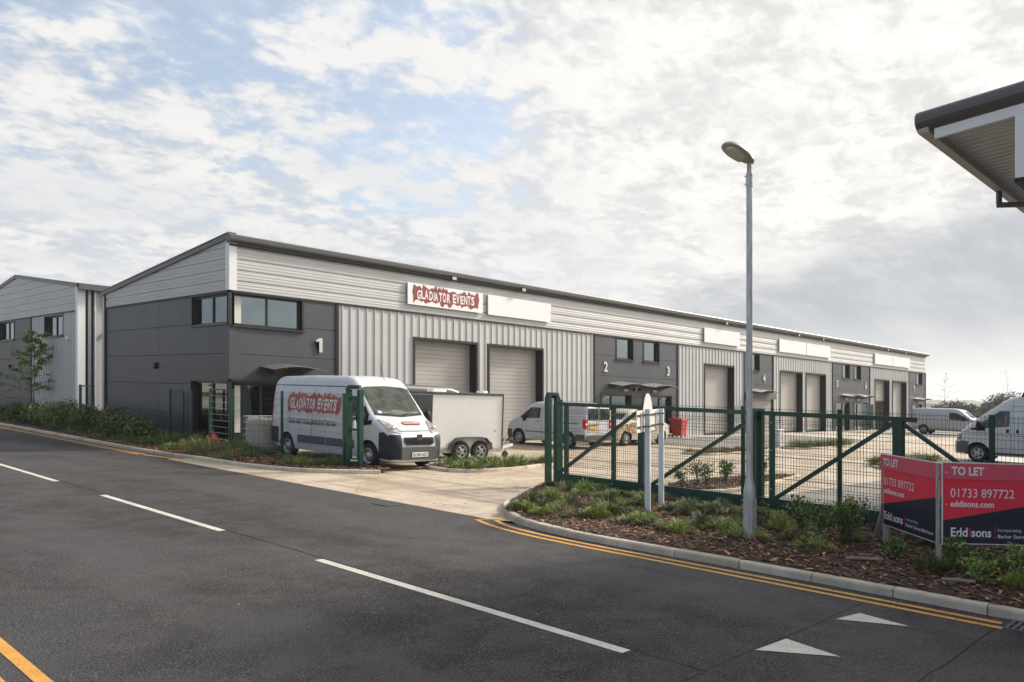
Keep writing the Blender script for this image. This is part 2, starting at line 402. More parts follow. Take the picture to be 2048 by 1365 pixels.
def roadpaint(name, col):
    m = bpy.data.materials.new(name); m.use_nodes = True; g = N(m.node_tree)
    out = g.new('ShaderNodeOutputMaterial'); b = g.new('ShaderNodeBsdfPrincipled'); g.lk(b.outputs[0], out.inputs[0])
    tc = g.new('ShaderNodeTexCoord').outputs['Object']
    c = g.mix(g.ramp(g.noise(tc, 3, 5, .6), .3, .7, 0, .8), col, tuple(x*.70 for x in col))
    c = g.mix(g.ramp(g.noise(tc, 45, 4, .7), .57, .66, 0, .85), c, (.07, .065, .06))
    g.lk(c, b.inputs['Base Color']); b.inputs['Roughness'].default_value = .55
    bp = g.new('ShaderNodeBump'); bp.inputs['Distance'].default_value = .003; g.lk(g.noise(tc, 60, 3, .7), bp.inputs['Height']); g.lk(bp.outputs[0], b.inputs['Normal'])
    return m
M['line_white'] = roadpaint('road_paint_white', (.62, .58, .52))
M['line_yellow'] = roadpaint('road_paint_yellow', (.66, .32, .045))
M['field'] = mat('rough_grass', (.085, .085, .035), .95, 0, .3, .08, .1, 2, col2=(.17, .12, .06))
M['hill'] = mat('far_hill', (.06, .08, .05), .95, 0, .4, .01)

# ------------------------------------------------------------------ ground
def poly_sheet(pts, z, mb=None, sub=None):
    mb = mb or MB(); mb.face([(x, y, z) for x, y in pts]); return mb
mb = MB(); mb.face([(-300, -600, -.05), (2600, -600, -.05), (2600, 1400, -.05), (-300, 1400, -.05)])
struct('ground', mb, M['field'])
mb = poly_sheet([(1.0, -30), (9.34, -30), (9.34, 9.55), (9.34, 22.3), (9.9, 22.3), (10.1, 130), (1.0, 130)], 0.0)
struct('road', mb, M['asphalt'])
mb = poly_sheet([(9.34, 9.55), (9.5, 9.2), (10.2, 9.2), (15, 12.0), (15, 2.5), (95, 2.5), (95, 24.8), (15.0, 24.8), (12.3, 24.8), (12.3, 22.0), (9.34, 22.3)], 0.004)
struct('yard', mb, M['yard'])
# paved bays and pale strips
mb = MB()
poly_sheet([(31, 17.0), (48, 17.0), (48, 23.4), (31, 23.4)], .008, mb); poly_sheet([(58, 17.0), (90, 17.0), (90, 21.8), (58, 21.8)], .008, mb)
poly_sheet([(15.2, 2.6), (26, 2.6), (26, 8.2), (15.2, 8.2)], .008, mb)
struct('parking_bays', mb, M['paving'])
mb = MB()
poly_sheet([(28.5, 23.4), (90, 23.4), (90, 24.7), (28.5, 24.7)], .012, mb)
for x0, x1, y0, y1 in ((31, 90, 16.85, 17.0), (15.2, 26.0, 8.2, 8.35), (47.9, 58, 17, 23.4), (27, 60, 4.0, 9.2)): poly_sheet([(x0, y0), (x1, y0), (x1, y1), (x0, y1)], .012, mb)
struct('yard_path', mb, M['yard_pale'])
mb = poly_sheet([(-8, -30), (.88, -30), (.88, 130), (-8, 130)], .09)
struct('footway', mb, M['yard_pale'])

def kerb(name, pts, inside, h=.10, w=.13, block=.915, mats=None):
    """pts: foot of the road face. inside: +1 if the stone lies left of the walking direction."""
    mb = MB(); P = [Vector((x, y, 0)) for x, y in pts]
    segs = [(P[i+1]-P[i]).length for i in range(len(P)-1)]; tot = sum(segs)
    def at(s):
        for i, l in enumerate(segs):
            if s <= l or i == len(segs)-1: return P[i].lerp(P[i+1], min(1.0, s/l) if i < len(segs)-1 else s/l)
            s -= l
    def nrm(s):
        d = (at(min(tot, s+.12))-at(max(0, s-.12))).normalized(); return Vector((-d.y, d.x, 0))*inside
    prof = [(0, -.02), (.004, h-.03), (.012, h-.010), (.03, h), (w, h), (w, -.02)]
    s = 0
    while s < tot-.05:
        e = min(tot, s+block); k = max(1, int((e-s)/.3)); st = [s+.006+(e-s-.012)*i/k for i in range(k+1)]
        dz = R.uniform(-.004, .004); t = R.uniform(.82, 1.12); mb.col = (t, t*R.uniform(.97, 1.01), t*R.uniform(.93, 1.0))
        v = []; f = []
        for q in st:
            p = at(q); n = nrm(q); v += [(p.x+n.x*a, p.y+n.y*a, b+dz) for a, b in prof]
        m_ = len(prof)
        for i in range(k):
            for j in range(m_-1): f.append((i*m_+j, i*m_+j+1, (i+1)*m_+j+1, (i+1)*m_+j))
        f.append(tuple(range(m_))); f.append(tuple(k*m_+j for j in range(m_))[::-1])
        mb.faces(v, f); s = e
    mb.col = None
    return struct(name, mb, mats or M['kerb_t'])
M['kerb_t'] = mat('kerb_concrete_blocks', (.50, .445, .36), .85, 0, .14, 3, .003, 60, tint=True, dirt=(3.5, .60, .74, (.13, .115, .09), .65))
def smooth_pts(pts, n=4):
    out = []
    for i in range(len(pts)-1):
        p0 = pts[max(0, i-1)]; p1 = pts[i]; p2 = pts[i+1]; p3 = pts[min(len(pts)-1, i+2)]
        for k in range(n):
            t = k/n; out.append(tuple(.5*((2*p1[j])+(-p0[j]+p2[j])*t+(2*p0[j]-5*p1[j]+4*p2[j]-p3[j])*t*t+(-p0[j]+3*p1[j]-3*p2[j]+p3[j])*t**3) for j in (0, 1)))
    out.append(pts[-1]); return out
KR = smooth_pts([(9.22, -6), (9.22, 0), (9.22, 2.2), (9.22, 4.2), (9.16, 6.1), (9.14, 7.2), (9.20, 8.2), (9.43, 9.0), (9.75, 9.55), (10.15, 10.05), (10.6, 10.5), (11.4, 11.05), (12.5, 11.7), (13.9, 12.45)])
KL = smooth_pts([(12.05, 16.2), (11.43, 16.72), (10.9, 17.3), (10.42, 18.1), (10.12, 19.2), (10.0, 20.5), (9.93, 21.9), (9.72, 23.9), (9.72, 27.6), (9.80, 31.5), (9.85, 36), (9.95, 44), (10.1, 60), (10.3, 90)])
kerb('kerb', KR, -1); kerb('kerb', KL, -1)
kerb('kerb', [(.88, -20), (.88, 60)], 1)

def bed(name, outline, top=.10, dome=.07, seed=1):
    """soil surface filling an outline, slightly domed; returns height function"""
    bm = bmesh.new(); vs = [bm.verts.new((x, y, top)) for x, y in outline]; bm.faces.new(vs)
    bmesh.ops.triangulate(bm, faces=bm.faces[:])
    mb = MB(); bm.verts.index_update()
    mb.faces([tuple(v.co) for v in bm.verts], [tuple(v.index for v in f.verts) for f in bm.faces]); bm.free()
    struct(name, mb, M['soil'])
def inside(p, poly):
    x, y = p; c = False; j = len(poly)-1
    for i in range(len(poly)):
        xi, yi = poly[i]; xj, yj = poly[j]
        if (yi > y) != (yj > y) and x < (xj-xi)*(y-yi)/(yj-yi)+xi: c = not c
        j = i
    return c
def off(pts, d):      # shift a polyline to its right by d
    out = []
    for i, p in enumerate(pts):
        a = pts[max(0, i-1)]; b = pts[min(len(pts)-1, i+1)]; l = math.hypot(b[0]-a[0], b[1]-a[1]) or 1
        out.append((p[0]+(b[1]-a[1])/l*d, p[1]-(b[0]-a[0])/l*d))
    return out
BED_R = off(KR, .12)+[(14.6, 12.4), (14.6, -6)]
BED_L = off(KL, .12)+[(12.42, 90), (12.42, 24.6), (12.25, 24.2), (12.5, 17.6), (12.6, 16.4)]
bed('planting_bed', BED_R); bed('planting_bed', BED_L)
ISL = {'A': smooth_pts([(13.95, 15.85), (14.2, 15.5), (15.36, 15.25), (17.0, 15.5), (18.3, 15.95), (18.4, 16.5), (17.0, 17.0), (15.2, 17.3), (14.3, 17.2), (13.9, 16.5), (13.95, 15.85)], 3),
       'B': smooth_pts([(15.45, 10.0), (15.8, 9.35), (17.0, 9.1), (18.4, 9.3), (21.3, 9.75), (21.8, 10.05), (20.5, 10.6), (17.5, 10.9), (16.0, 10.6), (15.45, 10.0)], 3),
       'C': smooth_pts([(26.3, 15.9), (27.2, 15.6), (30, 15.6), (32.2, 15.9), (32.4, 16.5), (30, 17.0), (27.3, 17.0), (26.3, 16.5), (26.3, 15.9)], 3),
       'D': smooth_pts([(34.2, 15.8), (36, 15.4), (39.5, 15.6), (41.3, 16.0), (40, 16.8), (36, 16.9), (34.3, 16.5), (34.2, 15.8)], 3),
       'E': smooth_pts([(27.0, 9.6), (28.5, 9.2), (31.5, 9.3), (33.5, 9.8), (31.5, 10.5), (28.5, 10.5), (27.0, 9.6)], 3)}
for k, p in ISL.items():
    kerb('kerb', p, 1, h=.09, w=.11); bed('planting_island', off(p, -.1), .08)

# ------------------------------------------------------------------ road markings
def stripe(mb, pts, w, z=.004):
    L = off(pts, -w/2); Rr = off(pts, w/2)
    for i in range(len(pts)-1): mb.face([(*L[i], z), (*Rr[i], z), (*Rr[i+1], z), (*L[i+1], z)])
mb = MB()
for y0, y1 in ((3.95, 8.55), (11.06, 15.75), (18.35, 22.9), (25.6, 30.2), (32.8, 37.4), (40, 44.6), (47.2, 51.8), (54.4, 59), (-3.2, 1.4)):
    stripe(mb, [(5.43, y0), (5.43, y1)], .12)
struct('centre_line', mb, M['line_white'])
def yel(dx, a, b, w=.08): 
    return [p for p in off(KR, dx) if a <= p[1] <= b]
mb = MB()
ya = [(8.98, 2.05), (8.98, 4), (8.96, 6.1), (8.94, 7.2), (8.99, 8.2), (9.13, 8.95), (9.42, 9.53)]
yb = [(8.78, 2.0), (8.78, 4), (8.76, 6.1), (8.74, 7.2), (8.78, 8.2), (8.91, 9.0), (9.16, 9.70)]
stripe(mb, smooth_pts(ya), .085); stripe(mb, smooth_pts(yb), .085)
stripe(mb, [(9.13, 9.66), (9.62, 9.47)], .06, .008)
for dx in (-.25, -.43):
    pts = [(9.72+dx, 24.1), (9.73+dx, 27.6), (9.80+dx, 31.5), (9.85+dx, 36), (9.95+dx, 44), (10.1+dx, 60), (10.3+dx, 90)]
    stripe(mb, pts, .085)
mb.face([(9.30, 23.85, .005), (9.42, 23.95, .005), (9.80, 22.0, .005), (9.62, 21.9, .005)])
stripe(mb, [(1.76, -20), (1.76, 60)], .10); stripe(mb, [(1.52, -20), (1.52, 60)], .10)
struct('double_yellow_line', mb, M['line_yellow'])
mb = MB()
mb.face([(7.82, 3.20, .006), (8.60, 3.20, .006), (8.13, 2.58, .006)]); mb.face([(6.22, 3.24, .006), (7.02, 3.24, .006), (6.66, 2.64, .006)])
mb = MB()
for tri in (((7.82, 3.20), (8.24, 3.13), (8.13, 2.62)), ((6.30, 3.26), (6.82, 3.23), (6.69, 2.70)), ((4.3, 2.4), (4.1, 3.0), (3.8, 2.4))):
    mb.face([(x, y, .005) for x, y in tri])
struct('hump_marking', mb, M['line_white'])
mb = MB()      # joints sealed with bitumen at the ramp, and along the centre
jp = [(1.2+i*.4, 3.27+R.uniform(-.015, .015)) for i in range(20)]; stripe(mb, jp, .008, .0035)
jp = [(1.2+i*.4, 2.05+R.uniform(-.015, .015)) for i in range(20)]; stripe(mb, jp, .010, .0035)
jp = [(5.52+R.uniform(-.01, .01), 3.3+i*.5) for i in range(60)]; stripe(mb, jp, .012, .0035)
struct('road_joint', mb, M['black'])

def gully(x, y, label, lx=.42, ly=.42):
    t = thing('drain_grate', x, y, label, 'drain grate', 'road gullies')
    mb = MB(); mb.box(x-lx/2, x+lx/2, y-ly/2, y-ly/2+.03, .001, .014); mb.box(x-lx/2, x+lx/2, y+ly/2-.03, y+ly/2, .001, .014)
    mb.box(x-lx/2, x-lx/2+.03, y-ly/2+.03, y+ly/2-.03, .001, .014); mb.box(x+lx/2-.03, x+lx/2, y-ly/2+.03, y+ly/2-.03, .001, .014); mb.build('grate_frame', M['grey_plastic'], t)
    mb = MB()
    for k in range(6): mb.box(x-lx/2+.03, x+lx/2-.03, y-ly/2+.045+k*.058, y-ly/2+.073+k*.058, .001, .013)
    mb.box(x-.015, x+.015, y-ly/2+.03, y+ly/2-.03, .002, .012); mb.build('grate_bars', M['grey_plastic'], t)
    mb = MB(); mb.box(x-lx/2+.01, x+lx/2-.01, y-ly/2+.01, y+ly/2-.01, .0005, .003); mb.build('sump', M['black'], t)
gully(8.98, 1.78, 'iron drain grate against the kerb at the end of the double yellow lines')
gully(9.05, 11.9, 'iron drain grate in the road where the asphalt meets the yard concrete')

# ------------------------------------------------------------------ building kit
# F(u, d, z): u along the wall, d outwards from it, z up
def wall_vert(mb, F, u0, u1, z0, z1, holes=(), pitch=.36, rib=.05, dep=.034):
    us = []; u = u0
    k = 0
    while u < u1-1e-6:
        e = min(u+pitch, u1)
        pts = [(u, 0), (u+pitch*.5-rib*.5-.02, 0), (u+pitch*.5-rib*.5, dep), (u+pitch*.5+rib*.5, dep), (u+pitch*.5+rib*.5+.02, 0)]
        us += [p for p in pts if p[0] < e]; u = e; k += 1
    us.append((u1, 0))
    def dp(x):
        for i in range(len(us)-1):
            if us[i][0] <= x <= us[i+1][0]:
                t = (x-us[i][0])/max(1e-9, us[i+1][0]-us[i][0]); return us[i][1]+(us[i+1][1]-us[i][1])*t
        return 0
    for h in holes:
        for x in h[:2]:
            if u0 < x < u1: us.append((x, dp(x)))
    us.sort()
    for i in range(len(us)-1):
        a, da = us[i]; b, db = us[i+1]
        if b-a < 1e-6: continue
        m = (a+b)/2; hz_ = sorted((h[2], h[3]) for h in holes if h[0] < m < h[1]); z = z0
        for c, d in hz_:
            if c > z: mb.face([F(a, da, z), F(b, db, z), F(b, db, c), F(a, da, c)])
            z = max(z, d)
        if z < z1: mb.face([F(a, da, z), F(b, db, z), F(b, db, z1), F(a, da, z1)])
def wall_horz(mb, F, u0, u1, z0, z1, ztop=None, pitch=.352, groove=.05, dep=.035, du=None):
    zs = []; z = z0
    while z < z1-1e-6:
        g0 = z+pitch-groove
        zs += [(z, dep), (z+.10, dep), (z+.112, dep+.008), (z+.135, dep+.008), (z+.147, dep), (z+.19, dep), (z+.202, dep+.008), (z+.225, dep+.008), (z+.237, dep), (g0-.006, dep), (g0+.008, 0), (z+pitch-.004, 0)]
        z += pitch
    zs = [q for q in zs if q[0] < z1]+[(z1, dep)]
    n = 1 if ztop is None else max(1, int((u1-u0)/(du or .3)))
    for k in range(n):
        a = u0+(u1-u0)*k/n; b = u0+(u1-u0)*(k+1)/n
        ta, tb = (ztop(a), ztop(b)) if ztop else (z1, z1)
        for i in range(len(zs)-1):
            (p, dpp), (q, dq) = zs[i], zs[i+1]
            if p >= max(ta, tb): break
            mb.face([F(a, dpp, min(p, ta)), F(b, dpp, min(p, tb)), F(b, dq, min(q, tb)), F(a, dq, min(q, ta))])
def wall_flat(mb, F, u0, u1, z0, z1, holes=(), joints=(), ujoints=()):
    U = sorted({u0, u1, *[h[0] for h in holes if u0 < h[0] < u1], *[h[1] for h in holes if u0 < h[1] < u1], *ujoints})
    Z = sorted({z0, z1, *[h[2] for h in holes if z0 < h[2] < z1], *[h[3] for h in holes if z0 < h[3] < z1], *[j for j in joints if z0 < j < z1]})
    for i in range(len(U)-1):
        for j in range(len(Z)-1):
            mu = (U[i]+U[i+1])/2; mz = (Z[j]+Z[j+1])/2
            if any(h[0] < mu < h[1] and h[2] < mz < h[3] for h in holes): continue
            a, b, c, d = U[i], U[i+1], Z[j], Z[j+1]
            if c in joints: c += .009
            if d in joints: d -= .009
            if a in ujoints: a += .008
            if b in ujoints: b -= .008
            mb.face([F(a, .02, c), F(b, .02, c), F(b, .02, d), F(a, .02, d)])
            if d != Z[j+1]: mb.face([F(a, .02, d), F(b, .02, d), F(b, -.005, d+.009), F(a, -.005, d+.009)])
            if c != Z[j]: mb.face([F(a, -.005, c-.009), F(b, -.005, c-.009), F(b, .02, c), F(a, .02, c)])
def rbox(mb, F, u0, u1, d0, d1, z0, z1):
    mb.hexa([F(u0, d0, z0), F(u1, d0, z0), F(u1, d1, z0), F(u0, d1, z0), F(u0, d0, z1), F(u1, d0, z1), F(u1, d1, z1), F(u0, d1, z1)])
def reveal(mb, F, u0, u1, z0, z1, depth, sill=True):
    mb.face([F(u0, .03, z0), F(u0, -depth, z0), F(u0, -depth, z1), F(u0, .03, z1)])
    mb.face([F(u1, .03, z0), F(u1, -depth, z0), F(u1, -depth, z1), F(u1, .03, z1)])
    mb.face([F(u0, .03, z1), F(u0, -depth, z1), F(u1, -depth, z1), F(u1, .03, z1)])
    if sill: mb.face([F(u0, .03, z0), F(u0, -depth, z0), F(u1, -depth, z0), F(u1, .03, z0)])
def window(B, F, u0, u1, z0, z1, lights=1, depth=.16, glass='glass', blind=None, sill=True, mul=.06, rev='trim'):
    mb = MB(); w = .06
    reveal(mb, F, u0, u1, z0, z1, depth)
    for a, b, c, d in ((u0, u0+w, z0, z1), (u1-w, u1, z0, z1), (u0+w, u1-w, z0, z0+w), (u0+w, u1-w, z1-w, z1)): rbox(mb, F, a, b, -depth, -depth+.06, c, d)
    step = (u1-u0)/lights
    for k in range(1, lights): rbox(mb, F, u0+step*k-mul/2, u0+step*k+mul/2, -depth, -depth+.062, z0+w, z1-w)
    t = .07      # dark flashing round the opening
    rbox(mb, F, u0-t, u0, .015, .045, z0-t*.4, z1+t); rbox(mb, F, u1, u1+t, .015, .045, z0-t*.4, z1+t); rbox(mb, F, u0, u1, .015, .045, z1, z1+t)
    fr = mb.build('window', M['frame'], B)
    for k in range(lights):
        mb = MB(); a = u0+step*k+(w if k == 0 else mul/2); b = u0+step*(k+1)-(w if k == lights-1 else mul/2)
        mb.face([F(a, -depth+.02, z0+w), F(b, -depth+.02, z0+w), F(b, -depth+.02, z1-w), F(a, -depth+.02, z1-w)]); mb.build('pane', M[glass], fr)
    if blind:
        mb = MB(); rbox(mb, F, blind[0], blind[1], -depth+.022, -depth+.03, z0+w+.01, z1-w-.01); mb.build('blind', M['blind'], fr)
    if sill:
        mb = MB(); rbox(mb, F, u0-.1, u1+.1, .015, .10, z0-.07, z0-.012); mb.build('sill', M['frame'], fr)
    return fr
def roller(B, F, u0, u1, z1, depth=.42, open_z=None):
    mb = MB(); t = .10
    reveal(mb, F, u0, u1, 0.01, z1, depth, False)
    rbox(mb, F, u0-t, u0, .0, .055, 0, z1+t); rbox(mb, F, u1, u1+t, .0, .055, 0, z1+t); rbox(mb, F, u0, u1, .0, .055, z1, z1+t)
    fr = mb.build('door_surround', M['trim'], B)
    mb = MB(); z = open_z or .02; d = -depth+.05
    hgt = .17
    while z < z1:
        e = min(z+hgt, z1)
        mb.face([F(u0, d, z), F(u1, d, z), F(u1, d, e-.02), F(u0, d, e-.02)])
        mb.face([F(u0, d, e-.02), F(u1, d, e-.02), F(u1, d-.014, e-.012), F(u0, d-.014, e-.012)])
        mb.face([F(u0, d-.014, e-.012), F(u1, d-.014, e-.012), F(u1, d, e), F(u0, d, e)])
        z = e
    s = mb.build('roller_door', M['shutter'], B)
    mb = MB(); rbox(mb, F, u0, u1, d, d+.03, (open_z or .02), (open_z or .02)+.09); mb.build('bottom_rail', M['grey_plastic'], s)
    if open_z:
        mb = MB(); D = 4.5
        mb.face([F(u0-1, -D, 0), F(u1+1, -D, 0), F(u1+1, -D, z1), F(u0-1, -D, z1)])
        mb.face([F(u0-1, -depth, 0.015), F(u1+1, -depth, 0.015), F(u1+1, -D, 0.015), F(u0-1, -D, 0.015)])
        mb.face([F(u0-1, -depth, 0), F(u0-1, -D, 0), F(u0-1, -D, z1), F(u0-1, -depth, z1)]); mb.face([F(u1+1, -depth, 0), F(u1+1, -D, 0), F(u1+1, -D, z1), F(u1+1, -depth, z1)])
        mb.build('interior', M['cream_int'], B)
        mb = MB(); rbox(mb, F, u0+.4, u1-.5, -D+.1, -D+.9, .015, 1.15); mb.build('storage_cabinet', M['black'], B)
def edoor(B, F, u0, u1, z1, glazed='glass', door_left=True, leaf=.95):
    mb = MB(); dep = .18; w = .07
    reveal(mb, F, u0, u1, 0.01, z1, dep, False)
    for a, b, c, d in ((u0, u0+w, 0, z1), (u1-w, u1, 0, z1), (u0+w, u1-w, z1-w, z1), (u0+w, u1-w, 0.0, .08)): rbox(mb, F, a, b, -dep, -dep+.06, c, d)
    rbox(mb, F, u0-.09, u0, .01, .045, 0, z1+.09); rbox(mb, F, u1, u1+.09, .01, .045, 0, z1+.09); rbox(mb, F, u0, u1, .01, .045, z1, z1+.09)
    s = u0+leaf if door_left else u1-leaf
    rbox(mb, F, s-.05, s+.05, -dep, -dep+.065, .08, z1-w)
    fr = mb.build('entrance_door', M['frame'], B)
    for a, b in ((u0+w, s-.05), (s+.05, u1-w)):
        if b-a < .05: continue
        mb = MB(); mb.face([F(a, -dep+.02, .08), F(b, -dep+.02, .08), F(b, -dep+.02, z1-w), F(a, -dep+.02, z1-w)]); mb.build('door_glass', M[glazed], fr)
    mb = MB(); rbox(mb, F, s-.12 if door_left else s+.09, s-.09 if door_left else s+.12, -dep+.05, -dep+.11, .9, 1.3); mb.build('handle', M['steel'], fr)
    mb = MB(); rbox(mb, F, s-.6 if door_left else s+.2, s-.2 if door_left else s+.6, -dep+.06, -dep+.10, z1-.16, z1-.11); mb.build('door_closer', M['steel'], fr)
def canopy(B, F, u0, u1, z=2.64, proj=.90, rise=.13):
    mb = MB(); n = 12; top = []; 
    for i in range(n+1):
        t = i/n; u = u0+(u1-u0)*t; h = rise*(1-(2*t-1)**2)
        top.append((u, h))
    for i in range(n):
        (a, ha), (b, hb) = top[i], top[i+1]
        f = lambda u, h, d, o: F(u, d, z+h+o+.10*(1-d/proj))
        p = [f(a, ha, .03, 0), f(b, hb, .03, 0), f(b, hb, proj, 0), f(a, ha, proj, 0), f(a, ha, .03, .012), f(b, hb, .03, .012), f(b, hb, proj, .012), f(a, ha, proj, .012)]
        mb.hexa(p)
    c = mb.build('canopy', M['canopy'], B, smooth=40)
    mb = MB()
    pts = [F(u, proj, z+h) for u, h in top]; mb.tube(pts, .014, 6)
    mb.build('canopy_edge', M['grey_plastic'], c)
    for q in (.25, .75):
        u = u0+(u1-u0)*q; h = rise*(1-(2*q-1)**2)
        mb = MB(); mb.prism([(0, -.14), (.10, -.14), (proj*.95, h*.6), (proj*.95, h*.6+.05), (0, .10)], F(u-.015, .03, z), Vector(F(0, 1, 0))-Vector(F(0, 0, 0)), (0, 0, 1), Vector(F(.03, 0, 0))-Vector(F(0, 0, 0)))
        mb.build('bracket', M['steel'], c)
def number(B, F, u, txt, z=3.34, cap=.50):
    o = Vector(F(u, .05, z)); ex = Vector(F(1, 0, 0))-Vector(F(0, 0, 0))
    mb = MB()
    if txt == '1':
        mb.prism([(0, .36), (0, .42), (.16, .5), (.26, .5), (.26, 0), (.13, 0), (.13, .385)], o-Vector((.0, 0, 0)), ex, (0, 0, 1), (0, -.03, 0)); bm_fix(mb, None); mb.build('house_number', M['num'], B); return
    for k in range(4): mb.text(txt, o, ex, (0, 0, 1), cap, d=-.006+k*.006, xs=.95, bold=.03)
    mb.build('house_number', M['num'], B)
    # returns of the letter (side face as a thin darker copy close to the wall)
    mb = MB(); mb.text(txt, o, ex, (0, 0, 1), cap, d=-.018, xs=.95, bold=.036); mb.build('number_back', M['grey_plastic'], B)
def bulkhead(B, F, u, z=2.38):
    mb = MB(); rbox(mb, F, u-.16, u+.16, .03, .11, z, z+.12); b = mb.build('wall_light', M['lamp_lens'], B)
    mb = MB(); rbox(mb, F, u-.18, u+.18, .02, .032, z-.02, z+.14); mb.build('backplate', M['trim'], b)
def flood(B, F, u, z=6.70, d=.28):
    mb = MB(); rbox(mb, F, u-.02, u+.02, .3, d, z-.02, z+.08); rbox(mb, F, u-.13, u+.13, d, d+.07, z-.10, z+.05); b = mb.build('floodlight', M['trim'], B)
    mb = MB(); rbox(mb, F, u-.11, u+.11, d+.07, d+.08, z-.085, z+.035); mb.build('lens', M['lamp_lens'], b)

# ------------------------------------------------------------------ the long terrace of units
FY, GX = 24.71, 12.40
LB, DB = 80.75, 35.61
B1 = thing('industrial_building', GX, FY, 'long terrace of numbered grey industrial units with roller doors, its corner unit carrying the 1', 'building')
F = lambda u, d, z: (u, FY-d, z)
Gf = lambda u, d, z: (GX-d, u, z)
rol = [(20.02, 23.30), (24.09, 27.44), (41.63, 44.96), (51.26, 54.54), (55.26, 58.46), (68.29, 71.35), (72.30, 75.52)]
rh = [(a, b, 0, 4.1) for a, b in rol]
ents = [(31.9, 34.35, True), (35.5, 38.1, False), (46.7, 49.9, True), (60.3, 62.9, False), (63.9, 66.6, True), (77.2, 79.8, False)]
wins = [(33.12, 34.5), (35.5, 36.9), (47.0, 48.3), (61.6, 62.95), (63.9, 65.2), (78.3, 79.9)]
holes = rh+[(a, b, 0, 2.22) for a, b, _ in ents]+[(a, b, 4.03, 5.09) for a, b in wins]+[(12.0, 15.02, 4.06, 5.14), (12.0, 15.6, .45, 2.2)]
for a, b in ((16.51, 31.25), (38.76, 46.27), (50.2, 59.71), (67.1, 76.29)):
    mb = MB(); wall_vert(mb, F, a, b, 0, 5.14, holes); mb.build('ribbed_wall', M['silver'], B1)
JO = [1.05, 2.09, 3.12, 4.15]
for a, b in ((GX+.0, 16.40), (31.32, 38.69), (46.34, 50.13), (59.78, 67.03), (76.36, LB)):
    mb = MB(); wall_flat(mb, F, a, b, 0, 5.14, holes, JO); mb.build('dark_wall_panel', M['dark_panel'], B1)
mb = MB()
for a, b in ((16.40, 16.51), (31.25, 31.32), (38.69, 38.76), (46.27, 46.34), (50.13, 50.2), (59.71, 59.78), (67.03, 67.1), (76.29, 76.36), (LB-.02, LB+.1)):
    rbox(mb, F, a, b, 0, .06, 0, 5.14)
rbox(mb, F, GX+.02, LB, .02, .06, 5.10, 5.17); rbox(mb, Gf, FY+.02, DB, .02, .06, 5.10, 5.17)
mb.build('trim_strip', M['trim'], B1)
mb = MB(); wall_horz(mb, F, GX+.2, LB, 5.17, 6.75); mb.build('ribbed_band', M['silver'], B1)
zt1 = lambda y: 6.93-(y-FY)*(6.93-5.80)/(DB-FY)
mb = MB(); wall_horz(mb, Gf, FY+.2, DB, 5.17, 6.93, ztop=lambda y: zt1(y)-.06); mb.build('gable_band', M['silver'], B1)
mb = MB()
rbox(mb, F, GX-.06, GX+.2, 0, .065, 5.17, 6.80); mb.box(GX-.065, GX, FY, FY+.18, 5.17, 6.86)
mb.build('corner_flashing', M['silver_trim'], B1)
mb = MB(); wall_flat(mb, Gf, FY, DB, 0, 5.14, [(24.6, 27.42, 4.10, 5.14), (24.6, 27.54, 0, 2.22)], JO, (30.2,)); mb.build('gable_wall', M['dark_panel'], B1)
mb = MB(); mb.face([(GX, DB, 0), (LB, DB, 0), (LB, DB, 5.8), (GX, DB, 5.8)]); mb.face([(LB, FY, 0), (LB, DB, 0), (LB, DB, 5.8), (LB, FY, 6.9)]); mb.build('rear_wall', M['silver'], B1)
mb = MB()
mb.face([(GX-.02, FY, 6.88), (LB+.1, FY, 6.88), (LB+.1, DB+.2, 5.74), (GX-.02, DB+.2, 5.74)])
x = GX+.5
while x < LB: mb.box(x, x+.05, FY+.1, FY+.3, 6.88, 6.89); x += 1
mb.build('roof', M['roof'], B1)
mb = MB()      # gutter, fascia and underside along the front
prof = [(0, 6.69), (.03, 6.69), (.24, 6.75), (.27, 6.79), (.28, 6.91), (.25, 6.95), (.05, 6.97), (0, 6.95)]
n = len(prof); vs = [(GX-.14, FY-d, z) for d, z in prof]+[(LB+.35, FY-d, z) for d, z in prof]
mb.faces(vs, [(i, (i+1) % n, n+(i+1) % n, n+i) for i in range(n)]+[tuple(range(n)), tuple(range(n, 2*n))[::-1]])
g1 = mb.build('eaves_gutter', M['gutter'], B1)
mb = MB(); rbox(mb, F, GX-.05, LB+.1, .064, .09, 6.60, 6.67); mb.build('drip_flashing', M['trim'], g1)
mb = MB()      # verge along the sloping gable top
for k in range(1):
    a, b = FY-.05, DB+.25
    def Q(y, dx, dz): return (GX+dx, y, zt1(y)+dz)
    mb.hexa([Q(a, -.12, -.12), Q(a, .1, -.12), Q(b, .1, -.12), Q(b, -.12, -.12), Q(a, -.12, .05), Q(a, .1, .05), Q(b, .1, .05), Q(b, -.12, .05)])
    mb.hexa([Q(a, -.15, .05), Q(a, .2, .05), Q(b, .2, .05), Q(b, -.15, .05), Q(a, -.10, .10), Q(a, .2, .10), Q(b, .2, .10), Q(b, -.10, .10)])
mb.build('verge', M['gutter'], B1)
mb = MB()
rbox(mb, Gf, DB-.12, DB+.04, 0, .07, 0, 5.7); mb.build('corner_post', M['trim'], B1)
mb = MB(); rbox(mb, F, GX-.05, GX+.25, .021, .05, 2.3, 4.0); rbox(mb, Gf, FY-.02, FY+.22, .021, .05, 2.3, 4.0); mb.build('corner_cover', M['dark_panel'], B1)
